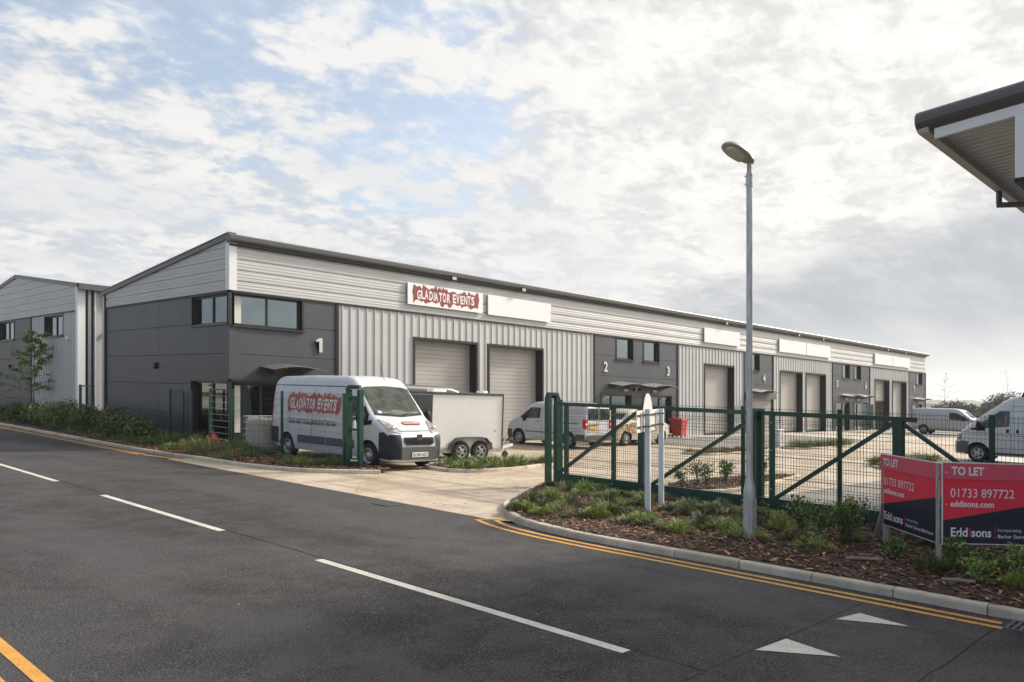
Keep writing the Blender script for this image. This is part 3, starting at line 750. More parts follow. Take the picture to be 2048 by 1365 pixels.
# corner windows
window(B1, F, 12.52, 15.02, 4.06, 5.08, 2, blind=(12.60, 12.85), glass='glass_pale')
window(B1, Gf, 24.83, 27.42, 4.12, 5.08, 2, glass='glass_pale')
window(B1, F, 12.52, 15.6, .48, 2.16, 3, blind=(12.62, 12.82))
for a, b in ((4.0, 5.1), (0, 2.2)):
    mb = MB(); mb.box(GX-.045, GX+.13, FY-.045, FY+.13, a, b); mb.build('corner_mullion', M['frame'], B1)
mb = MB(); rbox(mb, Gf, 24.7, 27.6, .02, .09, 2.22, 2.28); rbox(mb, F, 12.4, 16.4, .02, .09, 2.22, 2.28); mb.build('lintel_flashing', M['frame'], B1)
edoor(B1, Gf, 24.83, 27.5, 2.2, glazed='glass', door_left=False, leaf=1.3)
for (a, b) in rol: roller(B1, F, a, b, 4.1, open_z=(2.35 if abs(a-68.29) < .1 else None))
for i, (a, b) in enumerate(wins): window(B1, F, a, b, 4.03, 5.09, 1, glass='glass_pale' if i > 1 else 'glass_pale')
for i, (a, b, l) in enumerate(ents):
    if i == 2: continue
    edoor(B1, F, a, b, 2.2, door_left=l)
mb = MB(); rbox(mb, F, 46.6, 50.05, .03, .32, 2.22, 2.62); sb = mb.build('shutter_box', M['grey_plastic'], B1)
mb = MB(); z = .02
while z < 2.2: rbox(mb, F, 46.75, 49.9, .0, .03, z, z+.07); z += .085
mb.build('security_shutter', M['shutter'], B1)
mb = MB(); rbox(mb, F, 46.7, 46.75, 0, .07, 0, 2.22); rbox(mb, F, 49.9, 49.95, 0, .07, 0, 2.22); mb.build('shutter_guide', M['trim'], B1)
mb = MB(); mb.hexa([F(65.3, .02, .1), F(66.5, .5, .1), F(66.55, .52, .1), F(65.35, .04, .1), F(65.3, .02, 2.1), F(66.5, .5, 2.1), F(66.55, .52, 2.1), F(65.35, .04, 2.1)]); mb.build('open_door_leaf', M['glass_pale'], B1)
canopy(B1, F, 13.45, 15.45)
for a in (32.4, 35.2, 46.9, 61.3, 64.0, 77.6): canopy(B1, F, a, a+2.3)
for u, t in ((15.55, '1'), (32.0, '2'), (37.6, '3'), (48.75, '4'), (60.4, '5'), (66.0, '6'), (77.4, '7')): number(B1, F, u, t)
for u in (33.8, 36.4, 48.9, 62.2, 64.5, 78.9): bulkhead(B1, F, u)
for u in (34.6, 35.1): 
    mb = MB(); rbox(mb, F, u-.07, u+.07, .02, .14, 2.42, 2.6); mb.build('alarm_box', M['trim'], B1)
for u in (21.8, 25.9, 43.6, 53.4, 57.4, 70.3, 74.5): flood(B1, F, u)
mb = MB(); rbox(mb, Gf, 30.33, 30.5, .02, .12, 2.62, 2.85); mb.build('meter_box', M['trim'], B1)

# sign boards fixed to the ribbed band
def signboard(u0, u1, z0, z1, label, text=None, grp=None):
    t = thing('sign_board', u0, FY-.06, label, 'sign', grp)
    mb = MB(); rbox(mb, F, u0, u1, .09, .14, z0, z1); p = mb.build('panel', M['white_sign'], t)
    mb = MB(); rbox(mb, F, u0+.1, u0+.16, .035, .09, z0+.05, z1-.05); rbox(mb, F, u1-.16, u1-.1, .035, .09, z0+.05, z1-.05); mb.build('fixing_rail', M['steel'], t)
    return t
GP = 'blank white sign boards along the front of the terrace'
S1 = signboard(19.58, 23.59, 5.44, 6.28, 'white fascia sign reading GLADIATOR EVENTS in a maroon splash above the first roller door')
signboard(23.91, 27.92, 5.42, 6.27, 'blank white sign board directly right of the maroon lettered sign', grp=GP)
signboard(41.4, 45.55, 5.42, 6.27, 'single blank white sign board just left of the lamp post column', grp=GP)
signboard(50.9, 54.98, 5.42, 6.27, 'blank white sign board just right of the lamp post, left one of its pair', grp=GP)
signboard(55.08, 59.1, 5.42, 6.27, 'blank white sign board right one of the pair beside the lamp post', grp=GP)
signboard(67.9, 71.95, 5.42, 6.27, 'blank white sign board left one of the far pair over units 6 and 7', grp=GP)
signboard(72.05, 76.2, 5.42, 6.27, 'blank white sign board farthest right on the terrace', grp=GP)
def splash(w, h, n, seed, spike=.13):
    """ragged outline of the splash behind the lettering"""
    r = random.Random(seed); top = []; bot = []
    for i in range(n+1):
        x = -w/2+w*i/n; j = r.uniform(-.3, .3)*w/n if 0 < i < n else 0
        top.append((x+j, h/2*(.84+.12*sin(i*1.3))+(r.uniform(.05, spike) if r.random() < .42 else r.uniform(-.03, .02))*h))
        bot.append((x-j, -h/2*(.84+.12*sin(i*1.7+1))-(r.uniform(.05, spike) if r.random() < .42 else r.uniform(-.03, .02))*h))
    return bot+[(w/2+.06*h, -.1*h), (w/2+.12*h, .12*h)]+top[::-1]+[(-w/2-.10*h, .06*h), (-w/2-.03*h, -.12*h)]
def graphic(parent, o, ex, ey, w, h, m_splash, m_text, seed, local=False, tagline=None, m_tag=None, drop=0., surf=None):
    o = Vector(o); ex = Vector(ex).normalized(); ey = Vector(ey).normalized(); nn = ex.cross(ey).normalized()
    P = [(x, y+drop*x/w) for x, y in splash(w, h, 34, seed, .26)]
    mb = MB(); mb.face([o+ex*x+ey*y+nn*.004 for x, y in P]); 
    bm_fix(mb, nn); mb.build('splash', m_splash, parent, local=local)
    # individually tilted, cracked-looking capitals
    r = random.Random(seed+5); mb = MB(); txt = 'GLADIATOR EVENTS'; x = -w*.455; adv = w*.91/15.2; up = h*.58
    for i, ch in enumerate(txt):
        if ch == ' ': x += adv*.55; continue
        wd = adv*(.45 if ch == 'I' else 1.0)
        oo = o+ex*(x+(wd*.06 if ch != 'I' else adv*.12))+ey*(-up/2+drop*x/w+r.uniform(-.03, .03)*h)
        mb.text(ch, oo, ex, (ey+ex*r.uniform(-.05, .05)), up*r.uniform(.95, 1.06), d=.009, width=(adv*.20 if ch == 'I' else wd*.86), bold=.035); x += wd
    mb.build('lettering', m_text, parent, local=local)
    if tagline:
        mb = MB(); mb.text(tagline[0], o+ex*(-w*.46)+ey*tagline[1], ex, ey, tagline[2], d=.006, width=w*.93, bold=.03); mb.build('strapline', m_tag, parent, local=local)
graphic(S1, F(21.58, .14, 5.88), (1, 0, 0), (0, 0, 1), 3.45, .60, M['maroon'], M['letter_white'], 3)
mb = MB(); mb.text('info', F(23.33, .14, 5.52), (1, 0, 0), (0, 0, 1), .03, width=.1)
S1.children[0]

# ------------------------------------------------------------------ second building up the road
B2Y = 38.92
B2 = thing('industrial_building', GX, B2Y, 'pitched roof grey unit with gable to the road behind the staked young tree', 'building')
F2 = lambda u, d, z: (u, B2Y-d, z)
ridge = 48.3; far = 57.7
zt2 = lambda y: 7.48-abs(y-ridge)*(7.48-6.36)/(ridge-B2Y)
mb = MB(); wall_horz(mb, Gf, B2Y+.15, far, 5.24, 7.5, ztop=lambda y: zt2(y)-.04); mb.build('gable_band', M['silver'], B2)
mb = MB(); wall_vert(mb, Gf, B2Y, 45.66, 0, 5.2, [(40.94, 43.58, 4.16, 5.16)], pitch=.36); wall_vert(mb, F2, GX, 60, 0, 6.3, pitch=.9, rib=.12, dep=.05); mb.build('ribbed_wall', M['silver'], B2)
mb = MB(); wall_flat(mb, Gf, 45.78, far, 0, 5.2, [(48.78, 51.6, 4.18, 5.18)], JO); mb.build('dark_wall_panel', M['dark_panel'], B2)
mb = MB(); rbox(mb, Gf, 45.66, 45.78, 0, .06, 0, 5.2); rbox(mb, Gf, B2Y, far, .02, .055, 5.18, 5.24); rbox(mb, F2, GX+.3, GX+.62, 0, .03, 0, 6.25); mb.build('trim_strip', M['trim'], B2)
mb = MB(); rbox(mb, Gf, B2Y-.06, B2Y+.22, 0, .065, 0, 6.3); rbox(mb, F2, GX-.06, GX+.26, 0, .065, 0, 6.3); mb.build('corner_flashing', M['silver_trim'], B2)
mb = MB(); mb.face([(GX, B2Y-.3, 6.33), (60, B2Y-.3, 6.33), (60, ridge, 7.47), (GX, ridge, 7.47)]); mb.face([(GX, far+.3, 6.33), (60, far+.3, 6.33), (60, ridge, 7.47), (GX, ridge, 7.47)]); mb.build('roof', M['roof'], B2)
mb = MB()
def Q2(y, dx, dz): return (GX+dx, y, zt2(y)+dz)
for a, b in ((B2Y-.35, ridge), (ridge, far+.35)):
    mb.hexa([Q2(a, -.1, -.10), Q2(a, .1, -.10), Q2(b, .1, -.10), Q2(b, -.1, -.10), Q2(a, -.1, .08), Q2(a, .1, .08), Q2(b, .1, .08), Q2(b, -.1, .08)])
mb.build('verge', M['gutter'], B2)
mb = MB(); mb.box(GX-.1, 60, B2Y-.4, B2Y-.12, 6.14, 6.40); mb.box(GX, 60, B2Y-.12, B2Y-.02, 6.16, 6.22); mb.build('eaves_gutter', M['gutter'], B2)
window(B2, Gf, 40.94, 43.58, 4.16, 5.12, 2, glass='glass_pale'); window(B2, Gf, 48.78, 51.6, 4.18, 5.14, 2, glass='glass_pale')
for xx in (13.05, 13.4):
    mb = MB(); mb.tube([(xx, B2Y-.12, 6.1), (xx, B2Y-.12, 0)], .045, 8); mb.build('downpipe', M['galv'], B2)
mb = MB(); mb.lathe([(0, -.09), (.06, -.08), (.09, -.03), (.10, .04), (.10, .08)], F2(13.75, .2, 4.33), 'z', 12); mb.tube([F2(13.6, 0, 4.42), F2(13.75, .2, 4.42)], .03); mb.build('security_camera', M['white_sign'], B2, smooth=40)
mb = MB(); rbox(mb, Gf, 39.9, 40.15, .03, .16, 3.95, 4.08); mb.build('security_camera', M['white_sign'], B2)
mb = MB(); rbox(mb, Gf, 49.3, 49.5, .02, .12, 2.62, 2.82); mb.build('meter_box', M['trim'], B2)

# ------------------------------------------------------------------ building across the yard, its eaves corner in the frame
B3Y = 2.60
B3 = thing('industrial_building', GX, B3Y, 'grey building whose overhanging roof corner juts in above the sign boards', 'building')
F3 = lambda u, d, z: (u, B3Y+d, z)
G3 = lambda u, d, z: (GX+.13-d, u, z)
F3b = lambda u, d, z: (u, B3Y-.13+d, z)
zr = lambda y: 6.10+(3.83-y)*.105       # underside of the roof slab
mb = MB()      # ribbed soffit following the slope
y0, y1 = B3Y+.02, 3.72; x = 12.62; k = 0
while x < 70:
    a, b, c, d = x, x+.20, x+.22, x+.30
    x += .32
    for p, q, dp_, dq in ((a, b, 0, 0), (b, c, 0, .035), (c, d, .035, .035), (d, x, .035, 0)): pass
x = 0
mb = MB(); rib = .088
yy = y0
while yy < y1-.01:
    for p, q, dp_, dq in ((0, .05, 0, 0), (.05, .06, 0, .028), (.06, .08, .028, .028), (.08, .09, .028, 0)):
        ya_, yb_ = min(yy+p, y1), min(yy+q, y1); 
    yy += rib
mb = MB()
pitch_x = .20; x = 12.58
while x < 60:
    for p, q, dp_, dq in ((0, .10, 0, 0), (.10, .115, 0, .055), (.115, .185, .055, .055), (.185, .20, .055, 0)):
        mb.face([(x+p, y0, zr(y0)-.02+dp_), (x+q, y0, zr(y0)-.02+dq), (x+q, y1, zr(y1)-.02+dq), (x+p, y1, zr(y1)-.02+dp_)])
    x += pitch_x
mb.build('soffit', M['soffit'], B3)
mb = MB()
Q3 = lambda x, y, dz: (x, y, zr(y)+dz)
ye, yf = 3.82, -14
mb.hexa([Q3(12.25, ye, .05), Q3(62, ye, .05), Q3(62, yf, .05), Q3(12.25, yf, .05), Q3(12.25, ye, .16), Q3(62, ye, .16), Q3(62, yf, .16), Q3(12.25, yf, .16)]); mb.build('roof', M['roof'], B3)
mb = MB()      # rolled verge
n = 8; prof = [(12.46+.24*cos(t)*-1, .06+.16*sin(t)) for t in [pi*-.45+pi*.95*i/n for i in range(n+1)]]
for i in range(n):
    (a, za), (b, zb) = prof[i], prof[i+1]
    mb.face([Q3(a, ye+.06, za), Q3(b, ye+.06, zb), Q3(b, yf, zb), Q3(a, yf, za)])
mb.face([Q3(a, ye+.06, za) for a, za in prof]+[Q3(12.5, ye+.06, .2), Q3(12.5, ye+.06, -.08)])
mb.build('verge', M['gutter'], B3, smooth=50)
mb = MB(); mb.hexa([Q3(12.36, 3.66, -.23), Q3(12.42, 3.66, -.23), Q3(12.42, yf, -.23), Q3(12.36, yf, -.23), Q3(12.36, 3.66, -.09), Q3(12.42, 3.66, -.09), Q3(12.42, yf, -.09), Q3(12.36, yf, -.09)]); mb.build('verge_flashing', M['silver_trim'], B3)
mb = MB(); mb.box(12.3, 62, 3.72, 3.86, 5.98, 6.13); mb.box(12.3, 62, 3.70, 3.88, 6.13, 6.17); mb.build('eaves_gutter', M['tan_gutter'], B3)
mb = MB(); rbox(mb, F3, 12.36, 12.6, 0, .065, 5.16, 6.08); mb.box(12.335, 12.40, B3Y-.2, B3Y+.065, 5.16, 6.08); mb.build('corner_flashing', M['silver_trim'], B3)
mb = MB(); wall_horz(mb, F3, 12.6, 60, 5.16, 6.15); wall_horz(mb, lambda u, d, z: (GX-d, u, z), -14, B3Y-.2, 5.16, 7.9, ztop=lambda y: zr(y)-.05); mb.build('ribbed_band', M['silver'], B3)
r3 = [(20, 23.3), (24.1, 27.4), (34, 37.3), (38, 41.3)]
mb = MB(); wall_vert(mb, F3b, 16.5, 60, 0, 5.12, [(a, b, 0, 4.1) for a, b in r3]); mb.build('ribbed_wall', M['silver'], B3)
mb = MB(); wall_flat(mb, F3b, 12.53, 16.5, 0, 5.12, [(12.4, 15.0, 4.05, 5.1)], JO); wall_flat(mb, G3, -14, B3Y-.13, 0, 5.12, [(-.2, 2.42, 4.05, 5.1)], JO); mb.build('dark_wall_panel', M['dark_panel'], B3)
mb = MB(); rbox(mb, F3, 12.34, 60, .0, .07, 5.10, 5.16); rbox(mb, Gf, -14, B3Y+.0, .0, .065, 5.10, 5.16); mb.build('trim_strip', M['trim'], B3)
window(B3, F3b, 12.66, 15.0, 4.12, 5.06, 2); window(B3, G3, -.2, 2.36, 4.12, 5.06, 2)
for a, b in r3: roller(B3, F3b, a, b, 4.1)
mb = MB(); mb.tube([(16.45, 3.80, 6.0), (16.45, 3.80, 5.76)], .05, 8); mb.tube([(16.45, 3.83, 5.74), (16.45, 2.72, 5.62)], .05, 8); mb.tube([(16.45, 2.72, 5.66), (16.45, 2.72, 0)], .05, 8); mb.build('downpipe', M['gutter'], B3, smooth=40)
mb = MB(); mb.face([(GX, -14, 0), (60, -14, 0), (60, -14, 7.8), (GX, -14, 7.8)]); mb.face([(60, -14, 0), (60, B3Y, 0), (60, B3Y, 6.1), (60, -14, 7.8)]); mb.build('rear_wall', M['silver'], B3)

# building across the road: only seen as a reflection in the gable windows
B4 = thing('industrial_building', -16, 55, 'pale warehouse across the road mirrored in the first floor gable windows', 'building')
F4 = lambda u, d, z: (-16+d, u, z)
mb = MB(); wall_horz(mb, F4, 40, 95, 0, 6.4); mb.face([(-40, 40, 0), (-16, 40, 0), (-16, 40, 6.4), (-28, 40, 8.2), (-40, 40, 6.4)]); mb.build('wall', M['silver'], B4)
mb = MB(); mb.face([(-15.6, 39.6, 6.4), (-15.6, 95, 6.4), (-28, 95, 8.3), (-28, 39.6, 8.3)]); mb.face([(-40.4, 39.6, 6.4), (-40.4, 95, 6.4), (-28, 95, 8.3), (-28, 39.6, 8.3)]); mb.build('roof', M['roof'], B4)
mb = MB(); mb.box(-16, -15.55, 39.6, 95, 6.2, 6.45); mb.build('eaves_gutter', M['gutter'], B4)

# ------------------------------------------------------------------ vehicles
def interp(pts, x):
    if x <= pts[0][0]: return pts[0][1]
    for (a, b), (c, d) in zip(pts, pts[1:]):
        if x <= c:
            t = (x-a)/max(1e-9, c-a); return b+(d-b)*t
    return pts[-1][1]
def csm(pts, n=5):      # rounded version of a profile
    out = []
    for i, p in enumerate(pts):
        if i in (0, len(pts)-1): out.append(p); continue
        a, b = pts[i-1], pts[i+1]
        def lim(q): 
            l = math.hypot(q[0]-p[0], q[1]-p[1]); k = min(.5, .22/max(l, 1e-6)); return (p[0]+(q[0]-p[0])*k, p[1]+(q[1]-p[1])*k)
        s, e = lim(a), lim(b)
        for k in range(n+1):
            t = k/n; out.append(((1-t)**2*s[0]+2*t*(1-t)*p[0]+t*t*e[0], (1-t)**2*s[1]+2*t*(1-t)*p[1]+t*t*e[1]))
    return out
class Body:
    """closed vehicle body, x forward from the rear bumper, y to the left, z up"""
    def __init__(s, L, top, bot, wid, belt, tum, rt=.16, crown=.03, arches=(), ar=.40, aw=.30):
        s.L = L; s.top = csm(top); s.bot = bot; s.wid = csm(wid); s.belt = belt; s.tum = tum; s.rt = rt; s.crown = crown; s.arches = arches; s.ar = ar; s.aw = aw
    def zt(s, x): return interp(s.top, x)
    def zb(s, x): return interp(s.bot, x)
    def w(s, x): return interp(s.wid, x)
    def hw(s, x, z):
        if x < 0 or x > s.L: return -1
        zt, zb = s.zt(x), s.zb(x)
        if s.crown and zt < z < zt+s.crown:      # the cambered middle of roof and bonnet
            return s.hw(x, zt-1e-5)*sqrt(max(0, 1-(z-zt)/s.crown))
        if z > zt or z < zb: return -1
        h = s.w(x)
        if z > s.belt: h -= s.tum*(z-s.belt)**1.15
        if z < zb+.22: h -= .05*((zb+.22-z)/.22)**2
        r = min(s.rt, (zt-zb)*.45)
        if z > zt-r: t = (z-(zt-r))/r; h -= r*(1-sqrt(max(0, 1-t*t)))
        return h
    def build(s, name, m, parent, n=90):
        xs = sorted({0., s.L, *[s.L*i/n for i in range(n+1)], *[p[0] for p in s.top if 0 < p[0] < s.L]})
        rings = []; K = 22; T = 7
        for x in xs:
            zt, zb = s.zt(x), s.zb(x); r = min(s.rt, (zt-zb)*.45); half = []
            wb = s.hw(x, zb)
            for k in range(3): half.append((wb*k/3, zb))
            for k in range(K-8): z = zb+(zt-r-zb)*k/(K-8); half.append((s.hw(x, z), z))
            for k in range(9):
                a = pi/2*k/8; z = zt-r+r*sin(a)-1e-6; half.append((s.hw(x, z), z))
            we = half[-1][0]
            for k in range(1, T+1): y = we*(1-k/T); half.append((y, zt+s.crown*(1-(y/max(we, .01))**2)))
            ring = [(x, y, z) for y, z in half]+[(x, -y, z) for y, z in half[1:-1][::-1]]
            rings.append(ring)
        m_ = len(rings[0]); v = [p for r_ in rings for p in r_]; f = []
        for i in range(len(rings)-1):
            for k in range(m_): f.append((i*m_+k, i*m_+(k+1) % m_, (i+1)*m_+(k+1) % m_, (i+1)*m_+k))
        f.append(tuple(range(m_))); f.append(tuple((len(rings)-1)*m_+k for k in range(m_))[::-1])
        bm = bmesh.new(); bv = [bm.verts.new(p) for p in v]
        for q in f:
            try: bm.faces.new([bv[i] for i in q])
            except ValueError: pass
        bmesh.ops.recalc_face_normals(bm, faces=bm.faces[:])
        me = bpy.data.meshes.new(name); bm.to_mesh(me); bm.free()
        me.materials.append(m); me.materials.append(M['black'])
        ob = bpy.data.objects.new(name, me); COL.objects.link(ob)
        if s.arches:
            cb = bmesh.new()
            for ax, az in s.arches:
                for sd_ in (-1, 1):
                    mt = Matrix.Translation((ax, sd_*(s.w(ax)+.2-(s.aw+.2)/2), az)) @ Matrix.Rotation(pi/2, 4, 'X')
                    bmesh.ops.create_cone(cb, cap_ends=True, segments=40, radius1=s.ar, radius2=s.ar, depth=s.aw+.2, matrix=mt)
            cm = bpy.data.meshes.new('c'); cb.to_mesh(cm); cb.free(); co = bpy.data.objects.new('c', cm); COL.objects.link(co)
            md = ob.modifiers.new('b', 'BOOLEAN'); md.operation = 'DIFFERENCE'; md.object = co; md.solver = 'EXACT'
            dg = bpy.context.evaluated_depsgraph_get(); dg.update()
            nm = bpy.data.meshes.new_from_object(ob.evaluated_get(dg)); ob.modifiers.clear(); ob.data = nm; nm.name = name
            bpy.data.objects.remove(co)
            for p in nm.polygons:
                c = p.center
                for ax, az in s.arches:
                    if all(abs(math.hypot(nm.vertices[i].co.x-ax, nm.vertices[i].co.z-az)-s.ar) < .02 or (math.hypot(nm.vertices[i].co.x-ax, nm.vertices[i].co.z-az) < s.ar and abs(nm.vertices[i].co.y) < s.w(ax)-s.aw+.03) for i in p.vertices) and abs(p.normal.y) < 2:
                        if abs(p.normal.y) < .5 and abs(math.hypot(c.x-ax, c.z-az)-s.ar) < .03 or abs(c.y) < s.w(ax)-s.aw+.05: p.material_index = 1
        ob.data.polygons.foreach_set('use_smooth', [True]*len(ob.data.polygons)); ob.data.set_sharp_from_angle(angle=radians(38))
        ob.parent = parent; return ob
    def side(s, name, m, parent, sd_, x0, x1, zl, zh, nx=14, nz=6, o=.006, th=0):
        """patch lying on one flank; zl, zh: numbers or profiles over x"""
        mb = MB(); fl = (lambda x: zl) if isinstance(zl, (int, float)) else (lambda x: interp(zl, x)); fh = (lambda x: zh) if isinstance(zh, (int, float)) else (lambda x: interp(zh, x))
        xs = sorted({*[x0+(x1-x0)*i/nx for i in range(nx+1)], *[p[0] for q in (zl, zh) if not isinstance(q, (int, float)) for p in q if x0 < p[0] < x1]}); g = []
        for x in xs:
            a, b = fl(x), fh(x); g.append([(x, sd_*(s.hw(x, min(a+(b-a)*k/nz, s.zt(x)-.002))+o), a+(b-a)*k/nz) for k in range(nz+1)])
        for i in range(len(xs)-1):
            for k in range(nz): mb.face([g[i][k], g[i+1][k], g[i+1][k+1], g[i][k+1]])
        return mb.build(name, m, parent, local=True, smooth=40)
    def xf(s, y, z, end=1):
        rng = [s.L*i/400 for i in range(401)]; 
        if end > 0: rng = rng[::-1]
        for i, x in enumerate(rng):
            if s.hw(x, z) >= abs(y):
                a = rng[i-1] if i else x; b = x
                for _ in range(8):
                    c = (a+b)/2
                    if s.hw(c, z) >= abs(y): b = c
                    else: a = c
                return b
        return s.L/2
    def front(s, name, m, parent, y0, y1, zl, zh, ny=14, nz=8, o=.008, end=1):
        """patch on the front (end=1) or rear (end=-1); zl, zh numbers or profiles over y"""
        mb = MB(); fl = (lambda y: zl) if isinstance(zl, (int, float)) else (lambda y: interp(zl, y)); fh = (lambda y: zh) if isinstance(zh, (int, float)) else (lambda y: interp(zh, y))
        ys = sorted({*[y0+(y1-y0)*i/ny for i in range(ny+1)], *[p[0] for q in (zl, zh) if not isinstance(q, (int, float)) for p in q if y0 < p[0] < y1]}); g = []
        for y in ys:
            a, b = fl(y), fh(y); g.append([(s.xf(y, a+(b-a)*k/nz, end)+end*o, y, a+(b-a)*k/nz+(o*.8 if end > 0 else 0)) for k in range(nz+1)])
        for i in range(len(ys)-1):
            for k in range(nz): mb.face([g[i][k], g[i+1][k], g[i+1][k+1], g[i][k+1]])
        return mb.build(name, m, parent, local=True, smooth=40)
def wheel(parent, x, y, r, w=.20, style='steel', sd_=1, rr=None):
    rr = rr or r*.62; c = (x, y, r)
    mb = MB(); prof = [(rr, -w/2), (r*.90, -w/2), (r*.975, -w*.38), (r, -w*.22), (r, w*.22), (r*.975, w*.38), (r*.90, w/2), (rr, w/2), (rr*.97, w/2-.02), (rr*.97, -w/2+.02), (rr, -w/2)]
    mb.lathe(prof, c, 'y', 32); t = mb.build('wheel', M['tyre'], parent, local=True, smooth=40)
    mb = MB(); f = sd_*w/2
    mb.lathe([(rr*1.0, f*.98), (rr*.93, f*1.02), (rr*.86, f*.72), (rr*.70, f*.62), (rr*.52, f*.80), (rr*.34, f*.90), (rr*.2, f*1.0), (0, f*1.02)], c, 'y', 32)
    rim = mb.build('rim', M['rim'], t, local=True, smooth=35)
    mb = MB(); n = {'steel': 10, 'cap': 8, 'alloy': 5, 'trailer': 5}[style]
    for k in range(n):
        a = 2*pi*k/n; q = rr*.62; s_ = rr*(.10 if style in ('steel', 'cap') else .17)
        cc = Vector((x+q*cos(a), y+f*.80, r+q*sin(a))); ex = Vector((cos(a), 0, sin(a))); ey = Vector((-sin(a), 0, cos(a)))
        mb.prism([(s_*cos(b)*(1.3 if style != 'steel' else 1), s_*sin(b)) for b in [2*pi*j/8 for j in range(8)]], cc, ex, ey, (0, sd_*.012, 0))
    mb.build('rim_hole', M['black'], rim, local=True)
    return t
def plate(parent, name, x, y, z, w, h, face, m, txt=None, along=(0, 1, 0)):
    mb = MB(); ey = Vector(along).normalized(); n_ = Vector(face).normalized(); o = Vector((x, y, z))
    mb.prism([(-w/2, -h/2), (w/2, -h/2), (w/2, h/2), (-w/2, h/2)], o, ey, (0, 0, 1), n_*.012)
    p = mb.build(name, m, parent, local=True)
    if txt:
        mb = MB(); mb.text(txt, o+n_*.012-ey*(w*.45)-Vector((0, 0, h*.33)), ey, (0, 0, 1), h*.66, d=.003, width=w*.90, bold=.008); mb.build('plate_characters', M['plate_char'], p, local=True)
    return p
def mirror(parent, x, y, z, sd_, m='black', s=1.):
    mb = MB(); bm = bmesh.new(); bmesh.ops.create_icosphere(bm, subdivisions=2, radius=1)
    mb.faces([(x+v.co.x*.07*s, y+sd_*.13*s+v.co.y*.11*s, z+v.co.z*.17*s) for v in bm.verts], [tuple(q.index for q in f.verts) for f in bm.faces]); bm.free()
    mb.bar((x, y-sd_*.02, z-.1), (x, y+sd_*.12, z-.06), .04); return mb.build('door_mirror', M[m], parent, local=True, smooth=60)
def seam(parent, b, sd_, pts, name='door_seam', w=.012):
    mb = MB()
    for (x0, z0), (x1, z1) in zip(pts, pts[1:]):
        n = 8
        for i in range(n):
            a = (x0+(x1-x0)*i/n, z0+(z1-z0)*i/n); c = (x0+(x1-x0)*(i+1)/n, z0+(z1-z0)*(i+1)/n)
            pa = Vector((a[0], sd_*(b.hw(*a)+.002), a[1])); pc = Vector((c[0], sd_*(b.hw(*c)+.002), c[1])); mb.bar(pa, pc, w, .006, up=(0, 1, 0))
    return mb.build(name, M['grey_plastic'], parent, local=True)
def ell(x, y, z, rx, ry, rz_, name, m, parent, n=2):
    mb = MB(); bm = bmesh.new(); bmesh.ops.create_icosphere(bm, subdivisions=n, radius=1)
    mb.faces([(x+v.co.x*rx, y+v.co.y*ry, z+v.co.z*rz_) for v in bm.verts], [tuple(q.index for q in f.verts) for f in bm.faces]); bm.free()
    return mb.build(name, m, parent, local=True, smooth=60)

